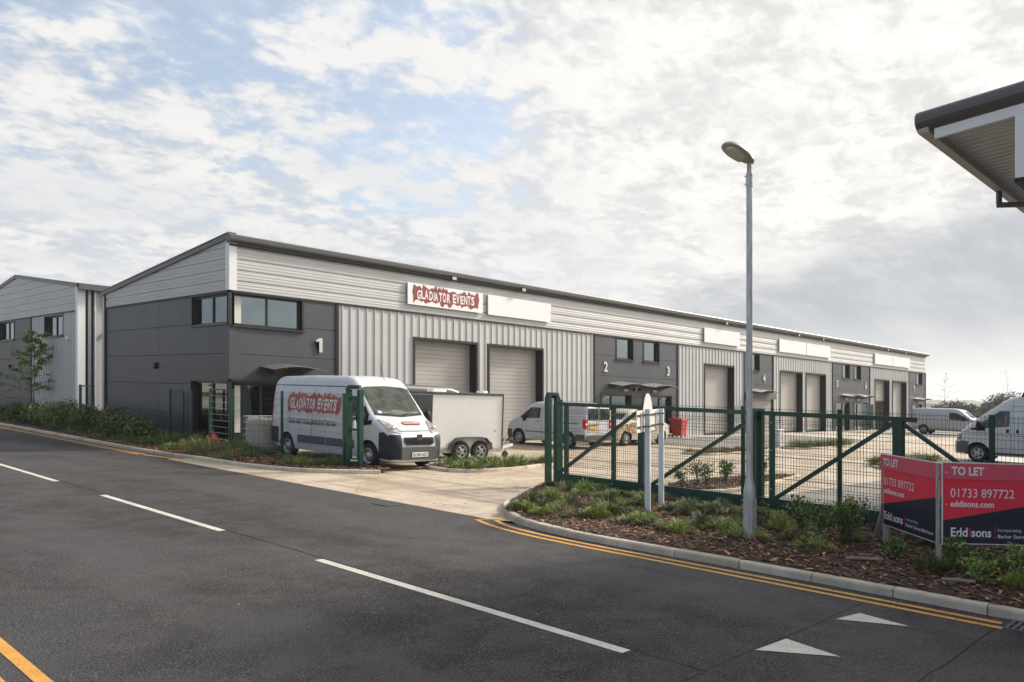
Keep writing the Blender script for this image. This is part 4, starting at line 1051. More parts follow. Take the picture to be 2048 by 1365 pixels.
# --- the lettered panel van, nose towards the camera side (-Y)
def lettered_van():
    L = 5.96
    t = thing('panel_van', 13.55, 22.50, 'white high roof panel van lettered GLADIATOR EVENTS on its side, parked behind the mesh fence', 'van', rz=radians(-90), tilt=True)
    b = Body(L, [(0, 2.16), (.05, 2.32), (.25, 2.41), (1.5, 2.44), (3.85, 2.44), (4.12, 2.36), (4.90, 1.58), (5.08, 1.38), (5.70, 1.08), (5.90, .90), (L, .62)],
             [(0, .42), (.5, .30), (5.4, .27), (L, .24)], [(0, .93), (.12, .97), (.6, 1.0), (4.6, 1.0), (5.3, .96), (5.7, .88), (5.88, .78), (L, .64)], 1.15, .10, .17, .03, arches=((.99, .36), (5.02, .36)), ar=.41, aw=.33)
    b.build('body', M['paint_white'], t)
    for sd_ in (-1, 1):
        for x in (.99, 5.02): wheel(t, x, sd_*.86, .345, .21, 'steel', sd_)
        b.side('side_window', M['screen'], t, sd_, 4.18, 4.98, [(4.18, 1.22), (4.55, 1.20), (4.98, 1.22)], [(4.18, 1.90), (4.40, 1.90), (4.62, 1.84), (4.98, 1.42)])
        b.side('quarter_trim', M['black'], t, sd_, 4.70, 5.14, [(4.70, 1.12), (5.14, 1.18)], [(4.70, 1.20), (5.14, 1.30)], o=.009)
        b.side('side_moulding', M['grey_plastic'], t, sd_, 1.62, 3.05, .50, .72, o=.018); b.side('side_moulding', M['grey_plastic'], t, sd_, 3.10, 4.45, .50, .72, o=.018)
        b.side('corner_bumper', M['bumper'], t, sd_, 0.02, .52, .42, .90, o=.02)
        b.side('front_bumper_side', M['bumper'], t, sd_, 5.44, 5.80, [(5.44, .32), (5.80, .28)], [(5.44, .98), (5.6, 1.0), (5.80, .86)], o=.014)
        seam(t, b, sd_, [(3.98, .35), (3.98, 1.95)]); seam(t, b, sd_, [(2.35, .40), (2.35, 2.1)]); seam(t, b, sd_, [(.15, 2.15), (4.1, 2.15)], 'roof_seam', .03)
        b.side('swage_line', M['paint_silver'], t, sd_, .5, 4.5, 1.12, 1.15, o=.014); b.side('swage_line', M['paint_silver'], t, sd_, .5, 4.5, 1.34, 1.36, o=.010)
        b.side('tail_lamp', M['lamp_red'], t, sd_, .01, .10, 1.0, 1.55, o=.012); mirror(t, 4.88, sd_*.98, 1.35, sd_, s=1.25)
        hb = b.front('headlight', M['headlamp'], t, *( (.50, .84) if sd_ > 0 else (-.84, -.50)), [(-.84, 1.02), (-.50, .96), (.50, .96), (.84, 1.02)], [(-.84, 1.32), (-.66, 1.24), (-.50, 1.06), (.50, 1.06), (.66, 1.24), (.84, 1.32)], o=.012)
        xx = b.xf(.66, 1.06)+.0; ell(xx-.02, sd_*.68, 1.10, .05, .07, .07, 'reflector', M['chrome'], hb)
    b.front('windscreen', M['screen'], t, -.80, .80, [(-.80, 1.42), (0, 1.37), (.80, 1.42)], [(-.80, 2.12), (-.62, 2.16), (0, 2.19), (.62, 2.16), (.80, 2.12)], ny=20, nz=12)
    mb = MB()
    for y0 in (-.55, .05): mb.bar((b.xf(y0, 1.42)+.025, y0, 1.425), (b.xf(y0+.5, 1.52)+.02, y0+.5, 1.50), .02)
    mb.build('wiper', M['black'], t, local=True)
    b.front('parking_disc', M['board_white'], t, -.66, -.56, 1.46, 1.52, ny=3, nz=3, o=.014); 
    b.front('dashboard', M['grey_plastic'], t, -.70, .70, [(-.70, 1.46), (0, 1.42), (.70, 1.46)], [(-.70, 1.53), (-.3, 1.50), (-.1, 1.56), (.3, 1.50), (.70, 1.52)], ny=16, nz=3, o=.011)
    b.front('bonnet_edge', M['grey_plastic'], t, -.80, .80, 1.020, 1.032, ny=16, nz=1, o=.010)
    b.front('front_bumper', M['grey_plastic'], t, -.60, .60, .27, .60, o=.03); b.front('front_bumper', M['bumper'], t, -.86, -.58, .28, .92, o=.026); b.front('front_bumper', M['bumper'], t, .58, .86, .28, .92, o=.026)
    gr = b.front('grille', M['black'], t, -.50, .50, [(-.50, .72), (-.42, .66), (.42, .66), (.50, .72)], [(-.50, .86), (.50, .86)], o=.018)
    mb = MB()
    for k in range(5):
        z = .69+k*.035; mb.bar((b.xf(0, z)+.03, -.45, z), (b.xf(0, z)+.03, .45, z), .008)
    mb.build('grille_bars', M['bumper'], gr, local=True)
    # badge: a rearing animal outline on a dark shield
    bx = b.xf(0, .86)+.036
    mb = MB(); mb.prism([(-.10, .09), (.10, .09), (.09, -.02), (0, -.10), (-.09, -.02)], (bx, 0, .86), (0, 1, 0), (0, 0, 1), (.008, 0, 0)); bd = mb.build('badge_shield', M['chrome'], t, local=True)
    mb = MB(); mb.face([Vector((bx+.010, y, .86+z)) for y, z in ((-.075, .07), (.075, .07), (.066, -.01), (0, -.075), (-.066, -.01))]); sh_ = mb.build('badge_field', M['black'], bd, local=True)
    mb = MB()
    beast = [(-.052, .055), (-.030, .060), (-.018, .050), (.005, .052), (.022, .040), (.030, .018), (.050, .030), (.056, .050), (.064, .046), (.058, .018), (.034, -.004), (.044, -.024), (.040, -.046), (.026, -.046), (.026, -.026), (.010, -.012), (.002, -.034), (.010, -.056), (-.006, -.056), (-.014, -.030), (-.010, .004), (-.030, -.012), (-.046, -.004), (-.044, .006), (-.026, .014), (-.046, .022), (-.050, .032), (-.026, .034), (-.040, .044)]
    mb.face([Vector((bx+.014, -y, .865+z)) for y, z in beast]); bm_fix(mb, None); mb.build('badge_animal', M['chrome'], bd, local=True)
    plate(t, 'number_plate', b.xf(0, .42)+.034, 0.0, .42, .53, .125, (1, 0, 0), M['plate_white'], 'EO58 HZC', along=(0, 1, 0))
    # stickers, laid on the curved flank
    for sd_ in (-1,):
        ex = (1, 0, 0) if sd_ < 0 else (-1, 0, 0); before = set(t.children)
        graphic(t, (2.32, 0, 1.64), ex, (0, 0, 1), 2.70, .52, M['orange_red'], M['letter_white'], 11, local=True, tagline=('YOUR NEXT CHALLENGE IS IN THIS VAN', -.60, .15), m_tag=M['letter_dark'])
        for ch in set(t.children)-before:
            if ch.name.startswith('splash'):
                bm = bmesh.new(); bm.from_mesh(ch.data)
                for _ in range(3): bmesh.ops.subdivide_edges(bm, edges=[e for e in bm.edges if e.calc_length() > .12], cuts=1, use_grid_fill=False); bmesh.ops.triangulate(bm, faces=bm.faces[:])
                bm.to_mesh(ch.data); bm.free()
            o_ = .006 if ch.name.startswith('splash') else .011
            for v in ch.data.vertices: v.co.y = sd_*(b.hw(v.co.x, v.co.z)+o_)
    z = 1.20; xa = b.xf(0, 1.26); xb = b.xf(0, 1.18); slope = Vector((xa-xb, 0, .08)).normalized()
    graphic(t, (b.xf(0, 1.215)+.012, 0.06, 1.222), (0, 1, 0), slope, .56, .13, M['orange_red'], M['letter_white'], 12, local=True)
    mb = MB(); mb.tube([(4.35, 0, 2.36), (4.12, 0, 2.78)], .006, 5); mb.build('aerial', M['black'], t, local=True)
    mb = MB(); mb.cbox(-.03, .05, -.06, .06, 2.28, 2.36); mb.build('reversing_camera', M['white_sign'], t, local=True)
    return t
lettered_van()

def small_van():
    L = 4.4
    t = thing('panel_van', 25.18, 19.70, 'small white panel van with yellow rear plate beyond the sliding gate end post', 'van', rz=radians(90), tilt=True)
    b = Body(L, [(0, 1.62), (.08, 1.74), (.5, 1.80), (2.6, 1.80), (2.95, 1.74), (3.58, 1.20), (4.1, .99), (4.33, .80), (L, .58)],
             [(0, .34), (.4, .24), (4, .22), (L, .22)], [(0, .82), (.2, .88), (.7, .90), (3.8, .90), (4.2, .80), (L, .60)], .95, .14, .17, .03, arches=((.78, .32), (3.47, .32)), ar=.36, aw=.26)
    b.build('body', M['paint_white'], t)
    for sd_ in (-1, 1):
        for x in (.78, 3.47): wheel(t, x, sd_*.80, .315, .19, 'cap', sd_)
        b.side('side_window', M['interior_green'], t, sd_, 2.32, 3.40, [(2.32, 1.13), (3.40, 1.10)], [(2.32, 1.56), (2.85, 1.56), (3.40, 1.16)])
        b.side('rubbing_strip', M['grey_plastic'], t, sd_, 1.15, 3.1, .56, .60, o=.014); b.side('sliding_rail', M['grey_plastic'], t, sd_, .3, 1.5, .98, 1.01, o=.010)
        b.side('corner_bumper', M['grey_plastic'], t, sd_, .01, .42, .34, .58, o=.02); b.side('front_bumper_side', M['grey_plastic'], t, sd_, 3.86, 4.25, .26, .62, o=.016)
        seam(t, b, sd_, [(2.22, .35), (2.22, 1.62)]); seam(t, b, sd_, [(3.28, .45), (3.28, 1.06)]); seam(t, b, sd_, [(1.3, .35), (1.3, 1.62)])
        b.side('door_handle', M['grey_plastic'], t, sd_, 2.34, 2.50, .98, 1.01, o=.02); mirror(t, 3.10, sd_*.88, 1.12, sd_, s=.8)
        mb = MB(); mb.cbox(-.035, .12, min(sd_*.70, sd_*.86), max(sd_*.70, sd_*.86), .82, 1.18, .015); tl = mb.build('tail_lamp', M['lamp_red'], t, local=True)
        mb = MB(); mb.cbox(-.040, .10, min(sd_*.71, sd_*.85), max(sd_*.71, sd_*.85), .95, 1.02, .005); mb.build('reversing_lens', M['board_white'], tl, local=True)
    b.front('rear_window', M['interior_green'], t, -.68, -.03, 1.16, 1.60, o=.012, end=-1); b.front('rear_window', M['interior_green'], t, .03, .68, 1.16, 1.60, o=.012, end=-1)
    b.front('rear_bumper', M['grey_plastic'], t, -.80, .80, .35, .56, o=.05, end=-1)
    plate(t, 'number_plate', -.03, .34, .86, .50, .12, (-1, 0, 0), M['plate_yellow'])
    mb = MB(); mb.box(-.035, -.008, .06, .64, .94, .98); mb.build('plate_lamp_strip', M['grey_plastic'], t, local=True)
    mb = MB(); mb.bar((-.03, 0, .62), (-.03, 0, 1.68), .012); mb.build('door_seam', M['grey_plastic'], t, local=True)
    mb = MB(); mb.tube([(-.05, -.15, 1.62), (-.06, -.12, 1.30), (-.06, -.10, 1.10)], .012, 5); mb.build('wiper', M['black'], t, local=True)
    mb = MB(); mb.cbox(-.03, .06, -.10, .10, 1.66, 1.71); mb.build('brake_lamp', M['lamp_red'], t, local=True)
    return t
small_van()

def tall_van():
    L = 5.5
    t = thing('panel_van', 35.65, 4.10, 'tall white panel van with sloping bonnet behind the right fence, cut by the frame edge', 'van', rz=radians(91), tilt=True)
    b = Body(L, [(0, 2.40), (.1, 2.55), (.6, 2.62), (3.2, 2.62), (3.66, 2.52), (4.55, 1.83), (5.15, 1.32), (5.38, 1.10), (L, .80)],
             [(0, .40), (.5, .30), (5.0, .28), (L, .30)], [(0, .92), (.3, .98), (4.9, .98), (5.25, .88), (L, .66)], 1.20, .11, .20, .03, arches=((1.0, .36), (4.65, .36)), ar=.42, aw=.30)
    b.build('body', M['paint_white'], t)
    for sd_ in (-1, 1):
        for x in (1.0, 4.65): wheel(t, x, sd_*.85, .345, .21, 'alloy', sd_)
        b.side('side_window', M['interior_green'], t, sd_, 3.62, 4.72, [(3.62, 1.42), (4.1, 1.36), (4.72, 1.28)], [(3.62, 1.98), (3.95, 1.99), (4.72, 1.40)])
        b.side('mirror_triangle', M['black'], t, sd_, 4.42, 4.92, [(4.42, 1.22), (4.92, 1.24)], [(4.42, 1.42), (4.92, 1.30)], o=.01)
        b.side('front_bumper_side', M['grey_plastic'], t, sd_, 4.98, 5.44, [(4.98, .36), (5.44, .34)], [(4.98, .78), (5.2, .82), (5.44, .74)], o=.02)
        b.side('side_moulding', M['grey_plastic'], t, sd_, 1.5, 4.15, .34, .42, o=.02)
        b.side('indicator_lamp', M['lamp_amber'], t, sd_, 4.98, 5.08, 1.18, 1.23, o=.012); b.side('door_handle', M['black'], t, sd_, 3.62, 3.70, 1.18, 1.32, o=.015); b.side('door_handle', M['black'], t, sd_, 3.30, 3.38, 1.18, 1.32, o=.015)
        seam(t, b, sd_, [(3.52, .40), (3.52, 2.4)]); seam(t, b, sd_, [(.3, 2.18), (4.05, 2.18)], 'roof_seam'); seam(t, b, sd_, [(.3, 2.0), (3.9, 2.0)], 'roof_seam')
        b.side('frame_reflection', M['lamp_amber'], t, sd_, 3.72, 3.765, 1.50, 1.82, o=.010)  # orange reflection of the door frame, painted as a strip on the glass
        mirror(t, 4.62, sd_*.96, 1.40, sd_, s=1.2); b.side('headlight', M['headlamp'], t, sd_, 5.22, 5.42, .84, 1.06, o=.012)
    b.front('windscreen', M['screen'], t, -.78, .78, 1.46, 2.30, o=.01); b.front('grille', M['black'], t, -.5, .5, .82, 1.0, o=.01); b.front('front_bumper', M['grey_plastic'], t, -.6, .6, .34, .74, o=.02)
    mb = MB()      # ladder clamp and rack bracket standing on the roof edge
    mb.prism([(-.24, 0), (.24, 0), (.06, .52), (-.06, .52)], (3.1, .72, 2.40), (1, 0, 0), (0, 0, 1), (0, .05, 0)); mb.tube([(3.1, .745, 2.92), (3.1, .745, 2.98)], .045, 8); rb = mb.build('roof_bracket', M['black'], t, local=True)
    mb = MB(); mb.box(3.03, 3.17, .768, .775, 2.60, 2.74); mb.build('warning_label', M['board_white'], rb, local=True)
    return t
tall_van()

def silver_van():
    L = 4.85
    t = thing('panel_van', 66.0, 20.95, 'silver panel van in the distance facing right in front of unit 7', 'van', rz=radians(-90), tilt=True)
    b = Body(L, [(0, 1.78), (.1, 1.90), (.5, 1.94), (3.0, 1.94), (3.4, 1.84), (4.1, 1.28), (4.6, 1.05), (L, .70)], [(0, .35), (L, .28)], [(0, .90), (.2, .94), (4.2, .94), (L, .66)], 1.0, .12, .16, .03, arches=((.9, .34), (3.95, .34)), ar=.39, aw=.3)
    b.build('body', M['paint_silver'], t)
    for sd_ in (-1, 1):
        for x in (.9, 3.95): wheel(t, x, sd_*.83, .33, .2, 'alloy', sd_)
        b.side('side_window', M['screen'], t, sd_, 2.65, 3.95, [(2.65, 1.2), (2.8, 1.14), (3.95, 1.12)], [(2.65, 1.66), (3.1, 1.66), (3.95, 1.22)])
        mirror(t, 3.62, sd_*.92, 1.2, sd_); b.side('tail_lamp', M['lamp_red'], t, sd_, .01, .09, .9, 1.5, o=.012)
        seam(t, b, sd_, [(2.55, .4), (2.55, 1.75)])
    b.front('windscreen', M['screen'], t, -.72, .72, 1.32, 1.78, o=.01); b.front('front_bumper', M['grey_plastic'], t, -.6, .6, .3, .6, o=.02)
silver_van()

def old_car():
    L = 4.45
    t = thing('vintage_car', 27.2, 21.25, 'old cream saloon with rust brown lower flanks standing beside the red wheelie bin', 'car', rz=0., tilt=True)
    b = Body(L, [(0, .72), (.15, .95), (.55, 1.04), (.95, 1.10), (1.25, 1.42), (1.6, 1.56), (2.4, 1.57), (2.75, 1.44), (3.05, 1.08), (3.7, 1.04), (4.2, .96), (L, .70)],
             [(0, .36), (.4, .26), (4.0, .26), (L, .34)], [(0, .62), (.3, .78), (.9, .84), (3.6, .84), (4.2, .76), (L, .60)], .98, .42, .20, .04, arches=((.88, .33), (3.55, .33)), ar=.37, aw=.26)
    b.build('body', M['paint_cream'], t)
    for sd_ in (-1, 1):
        for x in (.88, 3.55): wheel(t, x, sd_*.72, .32, .17, 'cap', sd_)
        b.side('side_window', M['interior_green'], t, sd_, 1.28, 1.95, 1.12, [(1.28, 1.32), (1.5, 1.44), (1.95, 1.45)]); b.side('side_window', M['interior_green'], t, sd_, 2.02, 2.82, 1.12, [(2.02, 1.45), (2.5, 1.43), (2.82, 1.20)])
        b.side('brown_flank', M['paint_brown'], t, sd_, .15, 3.1, [(.15, .60), (.5, .74), (1.3, .50), (3.1, .60)], [(.15, .82), (.6, .96), (3.1, .94)], o=.007)
        b.side('chrome_strip', M['chrome'], t, sd_, .3, 3.9, .965, .985, o=.014); seam(t, b, sd_, [(1.98, .35), (1.98, 1.08)])
        ell(L-.12, sd_*.58, .80, .10, .11, .11, 'headlight', M['headlamp'], t); ell(.1, sd_*.6, .75, .06, .05, .09, 'tail_lamp', M['lamp_red'], t)
    b.front('windscreen', M['screen'], t, -.55, .55, 1.14, 1.44, o=.01); b.front('rear_window', M['interior_green'], t, -.5, .5, 1.14, 1.38, o=.01, end=-1)
    for x in (-.05, L+.05):
        mb = MB(); mb.tube([(x-.1 if x > 1 else x+.1, -.78, .45), (x, -.6, .45), (x, .6, .45), (x-.1 if x > 1 else x+.1, .78, .45)], .05, 8); mb.build('chrome_bumper', M['chrome'], t, local=True, smooth=50)
old_car()

def dark_camper():
    L = 5.0
    t = thing('campervan', 14.6, 21.55, 'dark grey high camper van hidden behind the white box trailer', 'camper van', rz=0., tilt=True)
    b = Body(L, [(0, 2.15), (.15, 2.26), (.5, 2.30), (3.7, 2.26), (4.15, 2.14), (4.7, 1.5), (4.9, 1.1), (L, .8)], [(0, .35), (L, .3)], [(0, .88), (.2, .92), (4.4, .92), (L, .7)], 1.2, .08, .14, .03, arches=((.9, .34), (4.0, .34)), ar=.38, aw=.3)
    b.build('body', M['paint_dark'], t)
    for sd_ in (-1, 1):
        for x in (.9, 4.0): wheel(t, x, sd_*.82, .33, .2, 'steel', sd_)
        b.side('side_window', M['interior_green'], t, sd_, 1.5, 2.9, 1.55, 1.92); b.side('side_door', M['door_brown'], t, sd_, 1.98, 2.25, .8, 1.75, o=.014); b.side('side_door', M['door_brown'], t, sd_, 2.35, 2.6, .8, 1.75, o=.014)
        b.side('awning_rail', M['grey_plastic'], t, sd_, .3, 3.8, 2.04, 2.10, o=.05)
    b.front('windscreen', M['screen'], t, -.7, .7, 1.5, 2.0, o=.01)
dark_camper()

def box_trailer():
    x0, y0 = 15.35, 18.22
    t = thing('box_trailer', x0, y0, 'white twin axle box trailer with grey mudguards parked beside the lettered van', 'trailer', rz=radians(-8), tilt=True)
    L, W, zb, zt = 2.66, 1.70, .36, 2.08
    mb = MB(); mb.cbox(0.03, L-.03, .03, W-.03, zb+.05, zt-.06, .01); mb.build('box_body', M['trailer'], t, local=True)
    mb = MB()
    for x in (0, L-.035):
        for y in (0, W-.035): mb.cbox(x, x+.035, y, y+.035, zb, zt, .005)
    mb.cbox(.035, L-.035, 0, .03, zt-.075, zt, .008); mb.cbox(.035, L-.035, W-.03, W, zt-.075, zt, .008); mb.cbox(0, .03, .035, W-.035, zt-.075, zt, .008); mb.cbox(L-.03, L, .035, W-.035, zt-.075, zt, .008)
    mb.cbox(0, .03, .035, W-.035, zb, zb+.05, .005)
    mb.build('edge_frame', M['grey_plastic'], t, local=True)
    mb = MB(); mb.cbox(.0, L, .01, W-.01, zb-.10, zb+.045, .01); mb.build('chassis', M['galv'], t, local=True)
    for x in (1.05, 1.76):
        for y, s_ in ((-.02, -1), (W+.02, 1)): wheel(t, x, y+s_*-.02, .31, .18, 'trailer', s_)
    for y0_, s_ in ((-.14, -1), (W-.06, 1)):
        mb = MB(); pts = [(.68, .34), (.72, .55), (.87, .70), (1.06, .73), (1.74, .73), (1.94, .70), (2.10, .55), (2.14, .34)]
        for (a, c), (d, e) in zip(pts, pts[1:]): mb.bar((a, y0_+.1, c), (d, y0_+.1, e), .20, .02)
        mb.face([(x, y0_+(.195 if s_ < 0 else .005), z) for x, z in pts]); mb.build('mudguard', M['grey_plastic'], t, local=True)
    mb = MB(); mb.bar((L-.1, .30, .30), (L+1.0, W/2-.04, .42), .07, .09); mb.bar((L-.1, W-.30, .30), (L+1.0, W/2+.04, .42), .07, .09); db = mb.build('drawbar', M['galv'], t, local=True)
    mb = MB(); mb.cbox(L+.95, L+1.28, W/2-.045, W/2+.045, .44, .54, .015); mb.tube([(L+.75, W/2, .5), (L+1.02, W/2, .72)], .02, 6); mb.build('hitch', M['black'], db, local=True)
    mb = MB(); mb.tube([(L+.62, W/2-.16, .78), (L+.62, W/2-.16, .22)], .028, 8); mb.build('jockey_mast', M['steel'], db, local=True)
    mb = MB(); mb.lathe([(.03, -.03), (.11, -.03), (.115, 0), (.11, .03), (.03, .03)], (L+.62, W/2-.16, .115), 'y', 16); mb.build('jockey_wheel', M['tyre'], db, local=True, smooth=40)
    for x, w_ in ((.25, .50), (2.1, .20)):
        mb = MB(); mb.cbox(x, x+w_, .35, .75, zt, zt+.07, .03); mb.build('roof_vent', M['white_sign'], t, local=True)
    mb = MB(); mb.lathe([(0, 0), (.032, 0)], (2.36, .024, .92), 'y', 16); mb.build('side_reflector', M['lamp_amber'], t, local=True)
    mb = MB(); mb.tube([(L-.01, .1, 1.2), (L+.04, .1, 1.2), (L+.04, .1, 1.42), (L-.01, .1, 1.42)], .012, 6); mb.build('grab_handle', M['black'], t, local=True)
    for a, b in ((.05, W/2-.01), (W/2+.01, W-.05)):
        mb = MB(); mb.cbox(.012, .028, a, b, zb+.08, zt-.09, .004); mb.build('rear_door', M['grey_plastic'], t, local=True)
    for y in (.2, W-.2):
        mb = MB(); mb.cbox(-.02, 0.0, y-.10, y+.10, .42, .52, .004); mb.build('tail_lamp', M['lamp_red'], t, local=True)
box_trailer()

# ------------------------------------------------------------------ yard clutter
def wheelie_bin(x, y):
    t = thing('wheelie_bin', x, y, 'red four wheeled bin against the ribbed wall beside unit 3', 'bin', rz=.2)
    mb = MB(); a = .42; b_ = .33
    mb.hexa([(-a*.8, -b_*.8, .12), (a*.8, -b_*.8, .12), (a*.8, b_*.8, .12), (-a*.8, b_*.8, .12), (-a, -b_, .92), (a, -b_, .92), (a, b_, .92), (-a, b_, .92)])
    mb.cbox(-a-.04, a+.04, -b_-.04, b_+.04, .90, .96, .01); mb.build('bin_body', M['bin'], t, local=True)
    mb = MB(); mb.hexa([(-a-.03, -b_-.03, .965), (a+.03, -b_-.03, .965), (a+.03, b_+.03, .965), (-a-.03, b_+.03, .965), (-a*.8, -b_*.7, 1.03), (a*.8, -b_*.7, 1.03), (a*.8, b_, 1.05), (-a*.8, b_, 1.05)]); mb.tube([(-a, b_+.07, .98), (a, b_+.07, .98)], .02, 6); mb.build('lid', M['bin'], t, local=True)
    for x_ in (-.3, .3):
        for y_ in (-.24, .24):
            mb = MB(); mb.lathe([(.0, -.02), (.075, -.02), (.08, 0), (.075, .02), (0, .02)], (x_, y_, .08), 'y', 14); mb.build('castor', M['tyre'], t, local=True, smooth=40)
wheelie_bin(37.55, 23.85)
def feeder_pillar(x, y):
    t = thing('service_cabinet', x, y, 'pale free-standing service cabinet beside the far planting island', 'cabinet')
    mb = MB(); mb.cbox(-.22, .22, -.14, .14, .0, .80, .012); mb.build('cabinet_body', M['white_post'], t, local=True)
    mb = MB(); mb.cbox(-.24, .24, -.16, .16, .80, .84, .01); mb.build('cabinet_cap', M['white_post'], t, local=True)
    mb = MB(); mb.box(-.20, -.005, -.15, -.141, .05, .76); mb.box(.005, .20, -.15, -.141, .05, .76); d = mb.build('cabinet_door', M['white_plate'], t, local=True)
    mb = MB(); mb.box(-.03, -.015, -.165, -.15, .4, .5); mb.build('handle', M['black'], d, local=True)
feeder_pillar(34.9, 16.9)
def ibc(x, y):
    t = thing('water_tank', x, y, 'dirty cream plastic tank in a wire cage beside the lettered van', 'tank', rz=.0, tilt=True)
    mb = MB(); mb.cbox(.04, 1.16, .04, .96, .16, 1.10, .06); mb.build('tank', M['tank'], t, local=True)
    mb = MB(); mb.lathe([(.0, 1.15), (.10, 1.15), (.11, 1.14), (.11, 1.10)], (.6, .5, 0), 'z', 16); mb.build('tank_lid', M['black'], t, local=True)
    mb = MB()
    for k in range(9): 
        q = 1.2*k/8; mb.tube([(q, 0, .14), (q, 0, 1.14)], .011, 6); mb.tube([(q, 1.0, .14), (q, 1.0, 1.14)], .011, 6)
    for k in range(8): 
        q = 1.0*k/7; mb.tube([(0, q, .14), (0, q, 1.14)], .011, 6); mb.tube([(1.2, q, .14), (1.2, q, 1.14)], .011, 6)
    for k in range(6):
        z = .16+k*.195; mb.tube([(-.01, -.01, z), (1.21, -.01, z), (1.21, 1.01, z), (-.01, 1.01, z), (-.01, -.01, z)], .012, 6)
    mb.build('cage', M['galv'], t, local=True)
    mb = MB()
    for yy in (0, .44, .88): mb.box(0, 1.2, yy, yy+.12, 0, .10)
    for k in range(5): mb.box(k*.27, k*.27+.12, 0, 1.0, .102, .13)
    mb.build('pallet', M['timber'], t, local=True)
ibc(12.33, 22.72)
def bag(x, y):
    t = thing('rubble_sack', x, y, 'orange red plastic sack slumped behind the green gate leaf by the corner door', 'sack')
    bm = bmesh.new(); bmesh.ops.create_icosphere(bm, subdivisions=3, radius=1); r = random.Random(4)
    mb = MB()
    for v in bm.verts:
        k = 1+.18*sin(v.co.x*5+v.co.z*3)*cos(v.co.y*6); z = v.co.z; s_ = .20*(1-.45*max(0, z)); v.co = Vector((v.co.x*s_*k, v.co.y*s_*k*1.1, .26+z*.30*k))
    mb.faces([tuple(v.co) for v in bm.verts], [tuple(q.index for q in f.verts) for f in bm.faces]); bm.free(); mb.build('sack', M['orange'], t, local=True, smooth=60)
    mb = MB(); mb.lathe([(.02, .50), (.05, .56), (.09, .63)], (0, 0, 0), 'z', 9); mb.build('sack_neck', M['orange'], t, local=True, smooth=60)
bag(11.95, 25.05)

# ------------------------------------------------------------------ street lamp
def street_lamp(x, y):
    t = thing('street_lamp', x, y, 'tall galvanised street lamp with flat oval lantern in the planting bed', 'street lamp', z=.08)
    mb = MB(); mb.lathe([(.084, -.1), (.084, .68), (.082, .72), (.047, .92), (.046, 1.0)], (0, 0, 0), 'z', 24); base = mb.build('column_base', M['galv'], t, local=True, smooth=35)
    mb = MB(); mb.box(-.055, .055, -.0865, -.078, .18, .60); mb.box(-.0875, -.078, -.05, .05, .18, .60); mb.build('access_door', M['galv'], base, local=True)
    mb = MB(); mb.lathe([(.046, 1.0), (.044, 5.20), (.0, 5.20)], (0, 0, 0), 'z', 20); mb.build('column', M['galv'], t, local=True, smooth=40)
    mb = MB(); mb.lathe([(.044, 5.13), (.052, 5.13), (.052, 5.32), (.040, 5.32)], (0, 0, 0), 'z', 20)
    for a in (0, 2.1, 4.2):
        for z in (5.17, 5.28): mb.tube([(.05*cos(a), .05*sin(a), z), (.07*cos(a), .07*sin(a), z)], .009, 6)
    mb.build('collar', M['galv'], t, local=True, smooth=30)
    mb = MB(); mb.tube([(0, 0, 5.31), (0, 0, 5.47)], .036, 14); mb.build('spigot', M['lamp_body'], t, local=True, smooth=40)
    # lantern: oval shell reaching out over the road, tilted up a little
    ax = Vector((-.99, .12, 0)).normalized(); ay = Vector((-ax.y, ax.x, 0)); ax = (ax+Vector((0, 0, .30))).normalized(); az = ax.cross(ay).normalized()
    o = Vector((0, 0, 5.47))
    if az.z < 0: az = -az
    def P_(u, v, w): return tuple(o+ax*u+ay*v+az*w)
    n = 36; rings = []
    def outl(a, s_):
        u = .27+.34*cos(a)*s_; v = .155*sin(a)*s_*(1.0-.22*cos(a)*-1)
        return u, v
    mb = MB(); levels = [(0.0, -.0), (.55, -.012), (.93, -.012), (1.0, .0), (.98, .022), (.85, .058), (.55, .085), (0.0, .10)]
    v = []; f = []
    for s_, h in levels:
        for k in range(n): u, w_ = outl(2*pi*k/n, s_); v.append(P_(u, w_, h+.02*(u < .1)))
    for i in range(len(levels)-1):
        for k in range(n): f.append((i*n+k, i*n+(k+1) % n, (i+1)*n+(k+1) % n, (i+1)*n+k))
    mb.faces(v, f); lan = mb.build('lantern', M['lamp_body'], t, local=True, smooth=50)
    mb = MB(); v = [P_(.34+.17*cos(a), .095*sin(a), -.030) for a in [2*pi*k/n for k in range(n)]]; v2 = [P_(.34+.185*cos(a), .108*sin(a), -.010) for a in [2*pi*k/n for k in range(n)]]
    mb.faces(v+v2, [tuple(range(n))]+[(k, (k+1) % n, n+(k+1) % n, n+k) for k in range(n)]); mb.build('lamp_glass', M['lamp_glass'], lan, local=True, smooth=40)
    mb = MB(); mb.tube([P_(-.02, 0, .06), P_(-.06, 0, .12)], [.035, .006], 8); mb.build('photocell', M['black'], lan, local=True)
street_lamp(10.83, 5.69)

